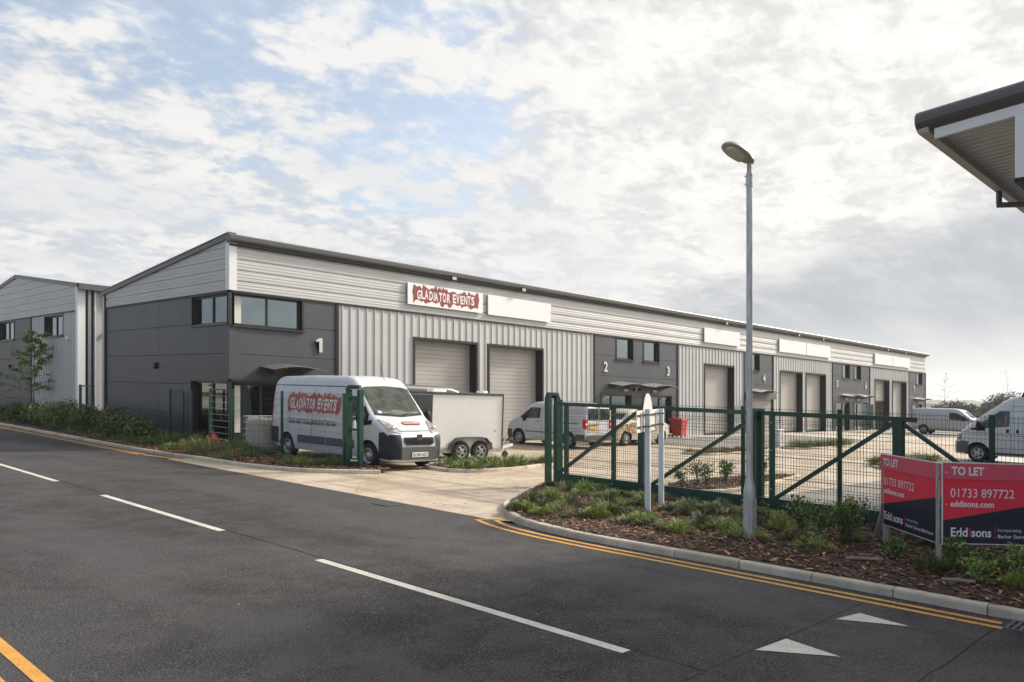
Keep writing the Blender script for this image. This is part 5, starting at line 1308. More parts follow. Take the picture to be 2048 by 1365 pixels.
# ------------------------------------------------------------------ estate sign seen from behind
def estate_sign():
    p1 = Vector((11.76, 8.10)); p2 = Vector((12.81, 8.52)); e = (p2-p1).normalized(); n_ = Vector((e.y, -e.x))
    t = thing('estate_sign', p1.x, p1.y, 'back of a white estate sign with an oval crest on two white posts', 'sign', z=.08)
    def W(u, d, z): return (e.x*u+n_.x*d, e.y*u+n_.y*d, z)
    l = (p2-p1).length; s = (gz(p2.x, p2.y)-gz(p1.x, p1.y))
    for u in (0, l):
        mb = MB(); w = .045; z0 = s*u/l
        mb.hexa([W(u-w, -w, z0-.1), W(u+w, -w, z0-.1), W(u+w, w, z0-.1), W(u-w, w, z0-.1), W(u-w, -w, 1.82+z0), W(u+w, -w, 1.82+z0), W(u+w, w, 1.82+z0), W(u-w, w, 1.82+z0)]); mb.build('post', M['white_post'], t, local=True)
    a, b_ = -.52, l+.10; d = -.07
    mb = MB(); mb.hexa([W(a, d-.012, 1.42), W(b_, d-.012, 1.42), W(b_, d, 1.42), W(a, d, 1.42), W(a, d-.012, 1.80), W(b_, d-.012, 1.80), W(b_, d, 1.80), W(a, d, 1.80)]); pl = mb.build('sign_plate', M['white_plate'], t, local=True)
    mb = MB(); n = 20; cx = (a+b_)/2-.02
    pts = [(cx-.36*cos(pi*k/n), 1.80+.29*(1-abs(cos(pi*k/n))**2.5)) for k in range(n+1)]
    A = [W(u, d-.012, z) for u, z in pts]; B = [W(u, d-.0, z) for u, z in pts]; m_ = len(A)
    mb.faces(A+B, [tuple(range(m_)), tuple(range(m_, 2*m_))[::-1]]+[(i, (i+1) % m_, m_+(i+1) % m_, m_+i) for i in range(m_)]); mb.build('crest_plate', M['white_plate'], t, local=True)
    for z in (1.52, 1.72):
        mb = MB(); mb.bar(W(a+.05, d+.015, z), W(b_-.02, d+.015, z), .028, .02); mb.build('fixing_rail', M['band'], t, local=True)
        for u in (0, l):
            mb = MB(); mb.hexa([W(u-.05, -.05, z-.012), W(u+.05, -.05, z-.012), W(u+.05, .05, z-.012), W(u-.05, .05, z-.012), W(u-.05, -.05, z+.012), W(u+.05, -.05, z+.012), W(u+.05, .05, z+.012), W(u-.05, .05, z+.012)]); mb.build('band_clamp', M['band'], t, local=True)
    for u in (a+.28, b_-.30):
        mb = MB(); mb.bar(W(u, d+.012, 1.46), W(u, d+.012, 1.76), .03, .02); mb.build('stiffener', M['white_plate'], t, local=True)
estate_sign()

# ------------------------------------------------------------------ TO LET boards
def let_boards():
    h = Vector((11.09, 3.21)); l_end = Vector((12.278, 4.354))
    e1 = (l_end-h).normalized(); e1l = (l_end-h).length+.02
    rdir = Vector((RT[0], RT[1])); e2 = (rdir+Vector(FW)*.03).normalized()
    def board(org, ex, w, zb, hgt, fs, label, pos, posts, sag=0.):
        t = thing('to_let_board', org.x, org.y, label, 'sign', 'TO LET boards', z=.08)
        ex3 = Vector((ex.x, ex.y, (gz(*(org+ex))-gz(*org)))); ex3 = Vector((ex.x, ex.y, ex3.z)).normalized()
        nn = Vector((ex.y, -ex.x, 0)).normalized(); o = Vector((0, 0, zb))
        def Q(u, v, d=0): return o+ex3*u+Vector((0, 0, 1))*v+nn*d
        def panel(pts, d, m, name, par):
            mb = MB(); A = [Q(u, v, d) for u, v in pts]; mb.face(A); bm_fix(mb, None); return mb.build(name, m, par, local=True)
        mb = MB(); A = [Q(-.012, -.012, 0), Q(w+.012, -.012, 0), Q(w+.012, hgt+.012, 0), Q(-.012, hgt+.012, 0)]; B = [p-nn*.012 for p in A]
        mb.hexa(B+A); back = mb.build('panel', M['board_white'], t, local=True)
        sp = hgt*.80
        panel([(0, hgt*(.28)), (w, hgt*(.28+.29*w/1.55)), (w, sp), (0, sp)], .002, M['red'], 'red_field', back)
        panel([(0, 0), (w, 0), (w, hgt*(.28+.29*w/1.55)), (0, hgt*.28)], .002, M['navy'], 'navy_field', back)
        mb = MB(); mb.hexa([Q(0, sp+.0, .003), Q(w, sp, .003), Q(w, sp, .016), Q(0, sp, .016), Q(0, hgt, .003), Q(w, hgt, .003), Q(w, hgt, .010), Q(0, hgt, .010)]); st = mb.build('slip_panel', M['redband'], back, local=True)
        def tx(s_, u, v, cap, wd, m, bold=.0, d=.006, par=None, nm='lettering'):
            mb = MB(); mb.text(s_, Q(u, v, 0), ex3, (0, 0, 1), cap, d=d, width=wd, bold=bold); mb.build(nm, m, par or back, local=True)
        k = w/1.55
        tx('TO LET', .10*k, sp+hgt*.055, .105, .42*k, M['letter_white'], .03, d=.020, par=st)
        tx('01733 897722', .09*k, sp-hgt*.225, .115, .82*k, M['letter_white'], -.002)
        tx('eddisons.com', .09*k, sp-hgt*.345, .078, .56*k, M['letter_white'], .022)
        tx('Edd', .09*k, hgt*.085, .115, .215*k, M['letter_white'], .02)
        tx('i', .325*k, hgt*.085, .115, .022*k, M['red'], .02)
        tx('sons', .36*k, hgt*.085, .115, .255*k, M['letter_white'], .02)
        mb = MB(); mb.face([Q(.665*k, hgt*.06, .005), Q(.672*k, hgt*.06, .005), Q(.672*k, hgt*.23, .005), Q(.665*k, hgt*.23, .005)]); mb.build('divider', M['red'], back, local=True)
        tx('Incorporating', .70*k, hgt*.155, .045, .30*k, M['letter_white'], -.008); tx('Barker Storey Matthews', .70*k, hgt*.075, .048, .66*k, M['letter_white'], .006)
        mb = MB()
        for u in (.03, w-.03):
            for v in (.05, hgt*.48, hgt-.12): mb.prism([(.008*cos(a), .008*sin(a)) for a in [2*pi*j/8 for j in range(8)]], Q(u, v, .012 if v < sp else .018), ex3, (0, 0, 1), nn*.006)
        mb.build('fixing_screw', M['board_white'], back, local=True)
        for u, dd, z1, tl in posts:
            mb = MB(); p = Q(u, 0, -.05); q = Q(u, z1, -.05); mb.bar((p.x-tl, p.y-tl, -.15+(gz(org.x+p.x, org.y+p.y)-gz(org.x, org.y))), (q.x, q.y, q.z), dd, dd*.8); mb.build('post', M['timber'], t, local=True)
        return t
    zb = .27
    # left board: reads left to right towards the hinge, so its left end is the far one
    board(l_end, -e1, e1l, .285, 1.01, 1, 'red and navy TO LET board, left one of the two hinged in a V', None, ((.06, .10, .9, 0), (.16, .07, .5, -.38)))
    board(h+e2*.03, e2, 1.55, .30, 1.01, 1, 'TO LET board in red and navy, the right one cut by the frame edge', None, ((-.02, .075, 1.0, 0), (1.5, .08, .95, 0)))
let_boards()

# ------------------------------------------------------------------ fences and gate
def mesh_panel(parent, a, b, z0, z1, sp=.055, bends=(), wire=.0045, hsp=.20, name='mesh_panel', spikes=.03):
    """welded wire between plan points a and b, with folded V beams at given heights"""
    mb = MB(); A = Vector(a); B = Vector(b); e = (B-A).normalized(); n_ = Vector((-e.y, e.x)); l = (B-A).length; k = int(l/sp)
    for i in range(k+1):
        u = l*i/k; p = A+e*u; pts = []; z = z0
        lev = [(z0, 0)]
        for bz in bends: lev += [(bz-.05, 0), (bz, .035), (bz+.05, 0)]
        lev.append((z1+spikes, 0))
        for (za, da), (zb_, db_) in zip(lev, lev[1:]):
            w = wire/2; qa = p+n_*da; qb = p+n_*db_
            r0 = [(qa.x-e.x*w, qa.y-e.y*w), (qa.x+n_.x*w, qa.y+n_.y*w), (qa.x+e.x*w, qa.y+e.y*w)]; r1 = [(qb.x-e.x*w, qb.y-e.y*w), (qb.x+n_.x*w, qb.y+n_.y*w), (qb.x+e.x*w, qb.y+e.y*w)]
            v = [(x, y, za) for x, y in r0]+[(x, y, zb_) for x, y in r1]; mb.faces(v, [(0, 1, 4, 3), (1, 2, 5, 4), (2, 0, 3, 5)])
    zs = []; z = z0+.02
    while z < z1: zs.append(z); z += hsp
    zs.append(z1)
    for bz in bends: zs += [bz-.05, bz+.05]
    for z in zs:
        mb.bar((A.x, A.y, z), (B.x, B.y, z), wire*1.15)
    return mb.build(name, M['wire'], parent)
def post(parent, x, y, h, w=.06, z0=0., name='post', cap=True):
    mb = MB(); mb.box(x-w/2, x+w/2, y-w/2, y+w/2, z0, h)
    if cap: mb.box(x-w/2-.004, x+w/2+.004, y-w/2-.004, y+w/2+.004, h, h+.012)
    p = mb.build(name, M['green'], parent)
    return p
# sliding gate
GXX = 13.80
gt = thing('sliding_gate', GXX, 11.8, 'long green sliding gate of braced tube frame and wire mesh across the yard', 'gate')
def gbar(name, a, b, w, h=None, par=None): mb = MB(); mb.bar((GXX, a[0], a[1]), (GXX, b[0], b[1]), w, h or w, up=(1, 0, 0)); return mb.build(name, M['green'], par or gt)
gbar('top_rail', (11.9, 1.90), (4.35, 1.87), .08, .07); gbar('bottom_rail', (11.9, .24), (4.6, .24), .20, .08)
for y in (11.68, 10.37, 6.80, 4.62): gbar('upright', (y, .34), (y, 1.86), .08 if y != 4.62 else .15)
mb = MB(); mb.box(GXX-.04, GXX+.04, 9.60, 9.72, .34, 1.93); mb.build('upright', M['green'], gt)
for a, b in (((11.9, .34), (9.72, 1.82)), ((9.45, .30), (7.15, 1.80)), ((6.75, .34), (4.68, 1.82)), ((4.55, 1.80), (2.35, .25))): gbar('brace', a, b, .065)
mb = MB(); mb.bar((GXX+.02, 4.35, .14), (GXX+.02, 2.2, .14), .08); mb.build('tail_rail', M['green'], gt)
for a, b in ((11.66, 10.40), (10.34, 9.72), (9.60, 6.83), (6.77, 4.68)): mesh_panel(gt, (GXX+.03, a), (GXX+.03, b), .34, 1.88, .05, wire=.006)
mb = MB()
for y in (10.37, 6.80, 4.62):
    for z in (.5, 1.2, 1.7): mb.box(GXX-.052, GXX-.040, y-.012, y+.012, z, z+.024)
mb.build('bolt_head', M['galv'], gt)
# guide posts of the gate
def guide(y, x0, w, hgt, label, tie=True):
    t = thing('gate_guide_post', x0, y, label, 'gate post', 'guide posts of the sliding gate')
    for x in (x0-.14, x0+.16): post(t, x, y, hgt, w, cap=False)
    if tie:
        mb = MB()
        pr = [(-.14-w/2, hgt), (-.14+w*.1, hgt+.13), (.16-w*.1, hgt+.13), (.16+w/2, hgt), (.16-w/2, hgt), (.10, hgt+.06), (-.08, hgt+.06), (-.14+w/2, hgt)]
        A = [(x0+u, y-w/2, z) for u, z in pr]; B = [(x0+u, y+w/2, z) for u, z in pr]; n = len(A)
        mb.faces(A+B, [tuple(range(n)), tuple(range(n, 2*n))[::-1]]+[(i, (i+1) % n, n+(i+1) % n, n+i) for i in range(n)]); bm_fix2(mb); mb.build('top_tie', M['green'], t)
        mb = MB(); mb.lathe([(.0, 0), (.03, 0), (.03, .10), (0, .10)], (x0, y, hgt-.14), 'z', 12); mb.build('guide_roller', M['white_sign'], t, smooth=40)
    return t
def bm_fix2(mb): bm_fix(mb, None)
guide(12.10, GXX, .115, 2.02, 'paired green guide posts with chamfered tie at the near end of the sliding gate')
t = guide(7.12, GXX, .12, 1.90, 'green guide post pair directly behind the street lamp', tie=False)
mb = MB(); mb.box(GXX-.2, GXX+.22, 7.06, 7.18, 1.90, 1.96); mb.build('top_tie', M['green'], t)
# catch post on the other side of the entrance
t = thing('gate_catch_post', 12.0, 17.1, 'green gate catch frame of two posts standing in front of the lettered van', 'gate post', z=.0)
c1, c2 = Vector((11.87, 17.28)), Vector((12.02, 17.00)); e = (c2-c1).normalized(); w = .12
for c in (c1, c2): post(t, c.x, c.y, 2.08, .12, .05, cap=False)
mb = MB(); mb.bar((c1.x, c1.y, 2.14), (c2.x, c2.y, 2.14), .12, .10); mb.bar((c1.x-e.x*.06, c1.y-e.y*.06, 2.07), (c1.x+e.x*.05, c1.y+e.y*.05, 2.18), .10, .05); mb.build('top_tie', M['green'], t)
mb = MB(); mb.bar((c1.x, c1.y, 1.86), (c2.x, c2.y, 1.86), .05); mb.build('cross_bar', M['green'], t)
mb = MB(); mb.bar((c1.x, c1.y, 1.06), (c2.x, c2.y, 1.06), .05); mb.build('cross_bar', M['green'], t)
mb = MB(); mb.lathe([(0, 0), (.03, 0), (.03, .2), (0, .2)], ((c1.x+c2.x)/2, (c1.y+c2.y)/2, 1.10), 'z', 12); mb.build('guide_roller', M['white_sign'], t, smooth=40)
mb = MB(); mb.hexa([(c1.x-.05, c1.y-.12, .26), (c1.x+.15, c1.y-.3, .26), (c1.x+.22, c1.y-.22, .26), (c1.x+.02, c1.y-.04, .26), (c1.x-.05, c1.y-.12, .30), (c1.x+.15, c1.y-.3, .30), (c1.x+.22, c1.y-.22, .30), (c1.x+.02, c1.y-.04, .30)]); mb.build('catch_plate', M['galv'], t)
# perimeter fence behind the gate
fr = thing('mesh_fence', 14.2, 12.0, 'green V-mesh fence running behind the sliding gate and the TO LET boards', 'fence')
ys = [12.2, 9.9, 7.6, 5.75, 3.38, .9, -1.6]
for y in ys: post(fr, 14.22, y, 1.98, .06 if y != 3.38 else .07)
for a, b in zip(ys, ys[1:]): mesh_panel(fr, (14.17, a-.03), (14.17, b+.03), .06, 1.95, .055, bends=(.32, .62, 1.12, 1.66), wire=.0055)
# fence on the left of the entrance
fl = thing('mesh_fence', 11.9, 17.45, 'green V-mesh fence between the catch frame and the building corner', 'fence')
pts = [(11.84, 17.45), (11.98, 20.75), (11.62, 23.0)]
for x, y in pts: post(fl, x, y, 1.96, .06, .05)
for a, b in zip(pts, pts[1:]): mesh_panel(fl, a, b, .12, 1.93, .055, bends=(.35, 1.66), wire=.0038)
f2 = thing('mesh_fence', 11.6, 25.8, 'short green mesh fence in front of the gable wall left of the corner door', 'fence')
pts = [(11.6, 25.75), (11.6, 27.4), (12.28, 27.9)]
for x, y in pts: post(f2, x, y, 1.90 if y < 27.8 else 1.80, .06, .05)
for a, b in zip(pts, pts[1:]): mesh_panel(f2, a, b, .12, 1.86, .055, bends=(.35, 1.62), wire=.0038)
gl_ = thing('gate_leaf', 11.62, 23.1, 'green pedestrian gate leaf of flat horizontal bars in front of the corner door', 'gate')
for y in (23.12, 24.45): post(gl_, 11.62, y, 1.94, .075, .05, 'upright')
for z in (.25, 1.94): 
    mb = MB(); mb.bar((11.62, 23.12, z), (11.62, 24.45, z), .045); mb.build('rail', M['green'], gl_)
mb = MB()
for k in range(8): z = .42+k*.19; mb.bar((11.60, 23.14, z), (11.60, 24.43, z), .009)
mb.build('horizontal_rods', M['galv'], gl_)
f3 = thing('mesh_fence', 12.42, 37.3, 'green solid and mesh side gate in the gap between the two buildings', 'gate')
for y in (37.25, 38.75): post(f3, 12.42, y, 1.90, .10)
mb = MB(); mb.bar((12.42, 37.25, 1.86), (12.42, 38.75, 1.86), .06); mb.build('rail', M['green'], f3)
mb = MB(); mb.box(12.40, 12.44, 37.9, 38.70, .1, 1.05); mb.build('solid_panel', M['green'], f3)
mesh_panel(f3, (12.42, 37.3), (12.42, 38.7), .1, 1.84, .06)

# ------------------------------------------------------------------ planting
def rcol(r, base, v=.25): 
    k = 1+r.uniform(-v, v); return tuple(max(0, c*k*(1+r.uniform(-.08, .08))) for c in base)
GREEN_D = (.045, .085, .030); GREEN_M = (.105, .165, .045); GREEN_L = (.26, .34, .065); BROWNISH = (.32, .21, .10); OLIVE = (.17, .18, .07)
def leafq(mb, p, r, s, up=.3, asp=.5, col=GREEN_M):
    d = Vector((r.gauss(0, 1), r.gauss(0, 1), r.gauss(up, .7))).normalized(); u = d.cross(Vector((r.gauss(0, 1), r.gauss(0, 1), r.gauss(0, 1)))).normalized()
    p = Vector(p); q = s*asp*.5; mb.col = col
    mb.face([p, p+d*s*.5+u*q, p+d*s, p+d*s*.5-u*q])
def leaf_clump(mb, c, rad, n, r, s, cols, shell=.35, asp=.5):
    for _ in range(n):
        while True:
            v = Vector((r.uniform(-1, 1), r.uniform(-1, 1), r.uniform(-1, 1))); l = v.length
            if l < 1 and (l > shell or r.random() < .35): break
        leafq(mb, (c[0]+v.x*rad[0], c[1]+v.y*rad[1], max(.02, c[2]+v.z*rad[2])), r, s*r.uniform(.6, 1.3), asp=asp, col=rcol(r, r.choice(cols)))
def shrub(x, y, h, w, label, seed, cols=(GREEN_M, GREEN_D, GREEN_L), n=420, s=.05, grp='leafy shrubs in the right-hand bed', name='leafy_shrub', cat='shrub', stems=6, z=.08):
    r = random.Random(seed); t = thing(name, x, y, label, cat, grp, z=z)
    ms = MB(); ml = MB()
    for k in range(stems):
        a = r.uniform(0, 6.28); l = h*r.uniform(.75, 1.05); tx = cos(a)*w*r.uniform(.2, .95); ty = sin(a)*w*r.uniform(.2, .95)
        pts = [(0, 0, -.03), (tx*.3, ty*.3, l*.4), (tx*.75, ty*.75, l*.75), (tx, ty, l)]
        ms.tube(pts, [.010, .008, .005, .002], 5)
        for j in range(int(n/stems)):
            q = r.uniform(.22, 1.0)**.75; i = min(2, int(q*3)); f_ = q*3-i; p = Vector(pts[i]).lerp(Vector(pts[i+1]), f_); sp_ = .05+.10*w*(1.2-q)
            leafq(ml, (p.x+r.gauss(0, sp_), p.y+r.gauss(0, sp_), p.z+r.gauss(0, sp_*.7)), r, s*r.uniform(.7, 1.3), up=.5, asp=.55, col=rcol(r, r.choice(cols)))
    ms.build('stems', M['bark'], t, local=True); ml.build('foliage', M['leaf'], t, local=True)
    return t
RS = [(11.62, 6.02, .42, .20, 'small leafy shrub just behind the street lamp base, on its left side'),
      (11.62, 5.28, .62, .22, 'tall upright leafy shrub right of the street lamp base'),
      (11.35, 4.92, .52, .26, 'low rounded shrub between the lamp and the taller bushes left of the boards'),
      (11.75, 4.72, .58, .22, 'upright shrub in front of the gate, midway between lamp and boards'),
      (11.75, 4.62, .58, .24, 'broad glossy shrub touching the left edge of the TO LET board'),
      (12.35, 4.75, .55, .22, 'bushy shrub behind the left TO LET board edge near the gate rail'),
      (11.02, 3.80, .24, .12, 'thin shrub under the left TO LET board in front of its slanting prop'),
      (10.62, 2.92, .42, .10, 'spindly dark shrub standing in front of the word Eddisons'),
      (11.02, 2.66, .26, .18, 'low dark shrub under the right TO LET board'),
      (10.75, 2.26, .42, .16, 'yellow green shrub at the right edge of the frame under the board'),
      (10.35, 2.55, .28, .18, 'tiny bright green shrub near the kerb at the right edge')]
for i, (x, y, h, w, lab) in enumerate(RS): shrub(x, y, h, w, lab, 20+i, n=int(160+650*h), cols=(GREEN_M, GREEN_L, (.26, .32, .07)) if i in (9, 10) else (GREEN_M, GREEN_M, GREEN_D, GREEN_L), s=.05)
# dense row of bushes under the gable walls on the left
LS = [(11.0, 28.2, .75, .65), (11.15, 29.9, .95, .8), (11.1, 31.6, 1.05, .85), (11.2, 33.4, 1.05, .85), (11.15, 35.2, 1.15, .9), (11.2, 37.0, 1.20, .9), (11.15, 38.8, 1.10, .85), (11.3, 40.7, 1.0, .8), (11.1, 43.0, .9, .85), (11.3, 45.2, .75, .8), (11.2, 48, .8, .9)]
LLAB = ['lowest dark bush at the right end of the row under the gable', 'dark rounded bush second from the right end of the row', 'dense dark bush below the small black meter box', 'dense bush under the left half of the gable wall', 'dark bush in front of the corner of the long terrace', 'tallest bush in front of the green side gate', 'bush before the ribbed corner of the far building', 'bush just right of the staked young tree', 'bush at the foot of the staked young tree', 'ragged bush left of the young tree', 'leftmost bush at the edge of the frame']
for i, ((x, y, h, w), lab) in enumerate(zip(LS, LLAB)):
    r = random.Random(60+i); t = thing('bush', x, y, lab, 'bush', 'row of dark bushes under the gable walls', z=.08)
    ml = MB()
    for k in range(11):
        a = r.uniform(0, 6.28); q = r.uniform(.1, .75)*w; hh = h*r.uniform(.45, .95)
        leaf_clump(ml, (cos(a)*q, sin(a)*q, hh*.62), (w*.40, w*.40, hh*.45), 300, r, .105, (GREEN_M, GREEN_M, GREEN_D, (.13, .19, .055), OLIVE), .25)
    for k in range(14):
        a = r.uniform(0, 6.28); q = r.uniform(.0, .8)*w; hh = h*r.uniform(.8, 1.12)
        for j in range(16): leafq(ml, (cos(a)*q+r.gauss(0, .04), sin(a)*q+r.gauss(0, .04), hh*(.6+.4*j/16)), r, .07, up=.8, col=rcol(r, r.choice((GREEN_M, OLIVE))))
    ms = MB()
    for k in range(5): a = r.uniform(0, 6.28); ms.tube([(0, 0, -.03), (cos(a)*w*.3, sin(a)*w*.3, h*.4), (cos(a)*w*.6, sin(a)*w*.6, h*.8)], [.015, .01, .004], 5)
    ms.build('stems', M['bark'], t, local=True); ml.build('foliage', M['leaf'], t, local=True)
# ground cover: tufts of blades and feathery sprigs
def tuft(mb, x, y, r, h, n, cols, spread=.12, z0=.09, lean=.5):
    for _ in range(n):
        a = r.uniform(0, 6.28); q = r.uniform(0, spread); b = (x+cos(a)*q, y+sin(a)*q, z0); l = h*r.uniform(.5, 1.1); k = r.uniform(.1, lean)
        d = Vector((cos(a)*k+r.gauss(0, .15), sin(a)*k+r.gauss(0, .15), 1)).normalized(); w_ = r.uniform(.003, .007)*1.3; s_ = Vector((-sin(a), cos(a), 0))
        p = Vector(b); m_ = p+d*l*.55; e_ = m_+(d+Vector((cos(a)*.4, sin(a)*.4, -.3)))*l*.4; mb.col = rcol(r, r.choice(cols), .3)
        mb.face([p-s_*w_, p+s_*w_, m_+s_*w_*.9, m_-s_*w_*.9]); mb.face([m_-s_*w_*.9, m_+s_*w_*.9, e_])
        if r.random() < .55:
            for j in range(3): leafq(mb, tuple(p.lerp(e_, r.uniform(.3, 1))), r, .022+.02*r.random(), up=.4, asp=.35, col=mb.col)
def feather(mb, x, y, r, h, w, n, cols, z0=.09):
    """low mound of fine needle-like sprays"""
    for _ in range(n):
        a = r.uniform(0, 6.28); q = w*sqrt(r.random()); z = z0+h*(1-(q/w)**2)*r.uniform(.25, 1.05)
        o = Vector((x+cos(a)*q, y+sin(a)*q, z)); d = Vector((cos(a)*.7+r.gauss(0, .4), sin(a)*.7+r.gauss(0, .4), r.uniform(.1, 1.0))).normalized(); col = rcol(r, r.choice(cols), .3)
        l = r.uniform(.05, .11); side = d.cross(Vector((0, 0, 1))).normalized(); mb.col = col
        mb.face([o-side*.0025, o+side*.0025, o+d*l])
        for j in range(3):
            p = o+d*l*(.25+.25*j); s2 = side*r.choice((-1, 1)); mb.face([p, p+d*.008, p+(d*.7+s2)*.028])
def chips(mb, poly, n, r, smin=.02, smax=.07, bbox=None, near=None, z0=.10):
    xs = [p[0] for p in poly]; ys = [p[1] for p in poly]; b = bbox or (min(xs), max(xs), min(ys), max(ys)); k = 0
    while k < n:
        x = r.uniform(b[0], b[1]); y = r.uniform(b[2], b[3])
        k += 1
        if not inside((x, y), poly): continue
        l = r.uniform(smin, smax); w_ = l*r.uniform(.25, .5); a = r.uniform(0, 3.14); z = z0+r.uniform(0, .03)
        ex = Vector((cos(a), sin(a), r.uniform(-.35, .35))).normalized(); ey = ex.cross(Vector((r.uniform(-.3, .3), r.uniform(-.3, .3), 1))).normalized(); c = Vector((x, y, z))
        t_ = r.random(); base = (.070, .034, .020) if t_ < .42 else ((.18, .088, .048) if t_ < .78 else (.46, .24, .12)); mb.col = rcol(r, base, .35)
        mb.face([c-ex*l/2-ey*w_/2, c+ex*l/2-ey*w_*.3, c+ex*l*.45+ey*w_/2, c-ex*l*.4+ey*w_*.45])
r = random.Random(5)
mb = MB(); chips(mb, BED_R, 32000, r, .03, .10, (9.2, 14.5, -2, 13)); tag(mb.build('bark_mulch', M['chip']), 'dark bark chip mulch covering the kerbed bed round the lamp and boards', 'mulch', kind='stuff')
mb = MB(); chips(mb, BED_L, 22000, r, .04, .12, (9.7, 12.7, 16, 34)); tag(mb.build('bark_mulch', M['chip']), 'brown bark chip mulch in the long bed left of the entrance', 'mulch', kind='stuff')
mb = MB()
for k, p in ISL.items(): chips(mb, off(p, -.12), 1800, r, .05, .13, z0=.09)
tag(mb.build('bark_mulch', M['chip']), 'bark chip mulch on the kerbed islands inside the yard', 'mulch', kind='stuff')
# right bed cover
mb = MB(); r = random.Random(8)
def rnd_in(poly, b):
    while True:
        x = r.uniform(b[0], b[1]); y = r.uniform(b[2], b[3])
        if inside((x, y), poly): return x, y
cover_cols = (GREEN_M, GREEN_L, OLIVE)
spots = []
for k in range(100):      # thick on the left end, thinner to the right
    x, y = rnd_in(BED_R, (9.6, 13.7, 5.6, 12.2))
    if x < 9.55+.35 and y < 9: continue
    if y < 7.5 and x < 10.3: continue
    spots.append((x, y))
for k in range(13): spots.append(rnd_in(BED_R, (10.2, 13.3, 2.0, 5.6)))
for i, (x, y) in enumerate(spots):
    q = r.random(); cols = (GREEN_L, GREEN_L, (.30, .38, .08)) if q < .40 else ((BROWNISH, OLIVE, GREEN_M) if q < .52 else (OLIVE, GREEN_M, GREEN_D))
    h = r.uniform(.08, .22)
    feather(mb, x, y, r, h, r.uniform(.14, .30), r.randint(260, 520), cols)
    if r.random() < .5: tuft(mb, x, y, r, h*1.5, 26, cols, .14)
tag(mb.build('ground_cover', M['leaf']), 'low feathery green and brown ground cover plants over the bark in the near bed', 'ground cover', kind='stuff')
# left bed cover
mb = MB(); r = random.Random(9)
for k in range(120):
    x, y = rnd_in(BED_L, (10.3, 12.3, 17.8, 29.5)); q = r.random()
    dens = 1 if 22 < y < 27.5 else .45
    if r.random() > dens: continue
    cols = (GREEN_M, GREEN_L, (.07, .13, .03)) if q < .6 else ((BROWNISH, (.22, .16, .10), OLIVE) if q < .78 else (OLIVE, GREEN_M, GREEN_D))
    h = r.uniform(.15, .42) if y > 22 else r.uniform(.10, .26)
    feather(mb, x, y, r, h, r.uniform(.22, .42), 320, cols); tuft(mb, x, y, r, h*1.5, 30, cols, .2)
for k in range(60):
    x, y = rnd_in(BED_L, (10.0, 12.3, 27, 52)); tuft(mb, x, y, r, r.uniform(.2, .45), 34, (GREEN_M, OLIVE, (.17, .14, .08), GREEN_L), .3)
tag(mb.build('ground_cover', M['leaf']), 'low green and straw coloured ground cover along the left-hand kerb', 'ground cover', kind='stuff')
mb = MB(); r = random.Random(10)
def cover_isl(p, n, h, cols, s=.3):
    xs = [q[0] for q in p]; ys = [q[1] for q in p]
    for k in range(n):
        x = r.uniform(min(xs)+.3, max(xs)-.3); y = r.uniform(min(ys)+.2, max(ys)-.2)
        if inside((x, y), p): feather(mb, x, y, r, h*r.uniform(.6, 1.2), s, 240, cols, .08); tuft(mb, x, y, r, h*1.4, 26, cols, .2, .08)
cover_isl(ISL['A'], 34, .24, (GREEN_M, GREEN_L, (.08, .13, .03))); cover_isl(ISL['C'], 14, .10, (BROWNISH, OLIVE)); cover_isl(ISL['D'], 40, .30, (GREEN_M, GREEN_L, OLIVE)); cover_isl(ISL['E'], 34, .26, (GREEN_M, GREEN_L, OLIVE))
tag(mb.build('ground_cover', M['leaf']), 'low green ground cover on the kerbed islands inside the yard', 'ground cover', kind='stuff')
IS = [(15.95, 10.05), (16.5, 9.75), (16.9, 10.2), (17.5, 9.8), (18.2, 10.2), (18.9, 9.9), (20.0, 10.1)]
for i, (x, y) in enumerate(IS):
    shrub(x, y, .50+.1*(i % 2), .22, ['first shrub from the left', 'second shrub from the left', 'third shrub from the left', 'fourth shrub from the left', 'fifth shrub from the left', 'sixth shrub from the left', 'last shrub at the right'][i]+' on the island behind the gate', 90+i, n=240, s=.06, grp='shrubs on the island behind the gate', stems=5)

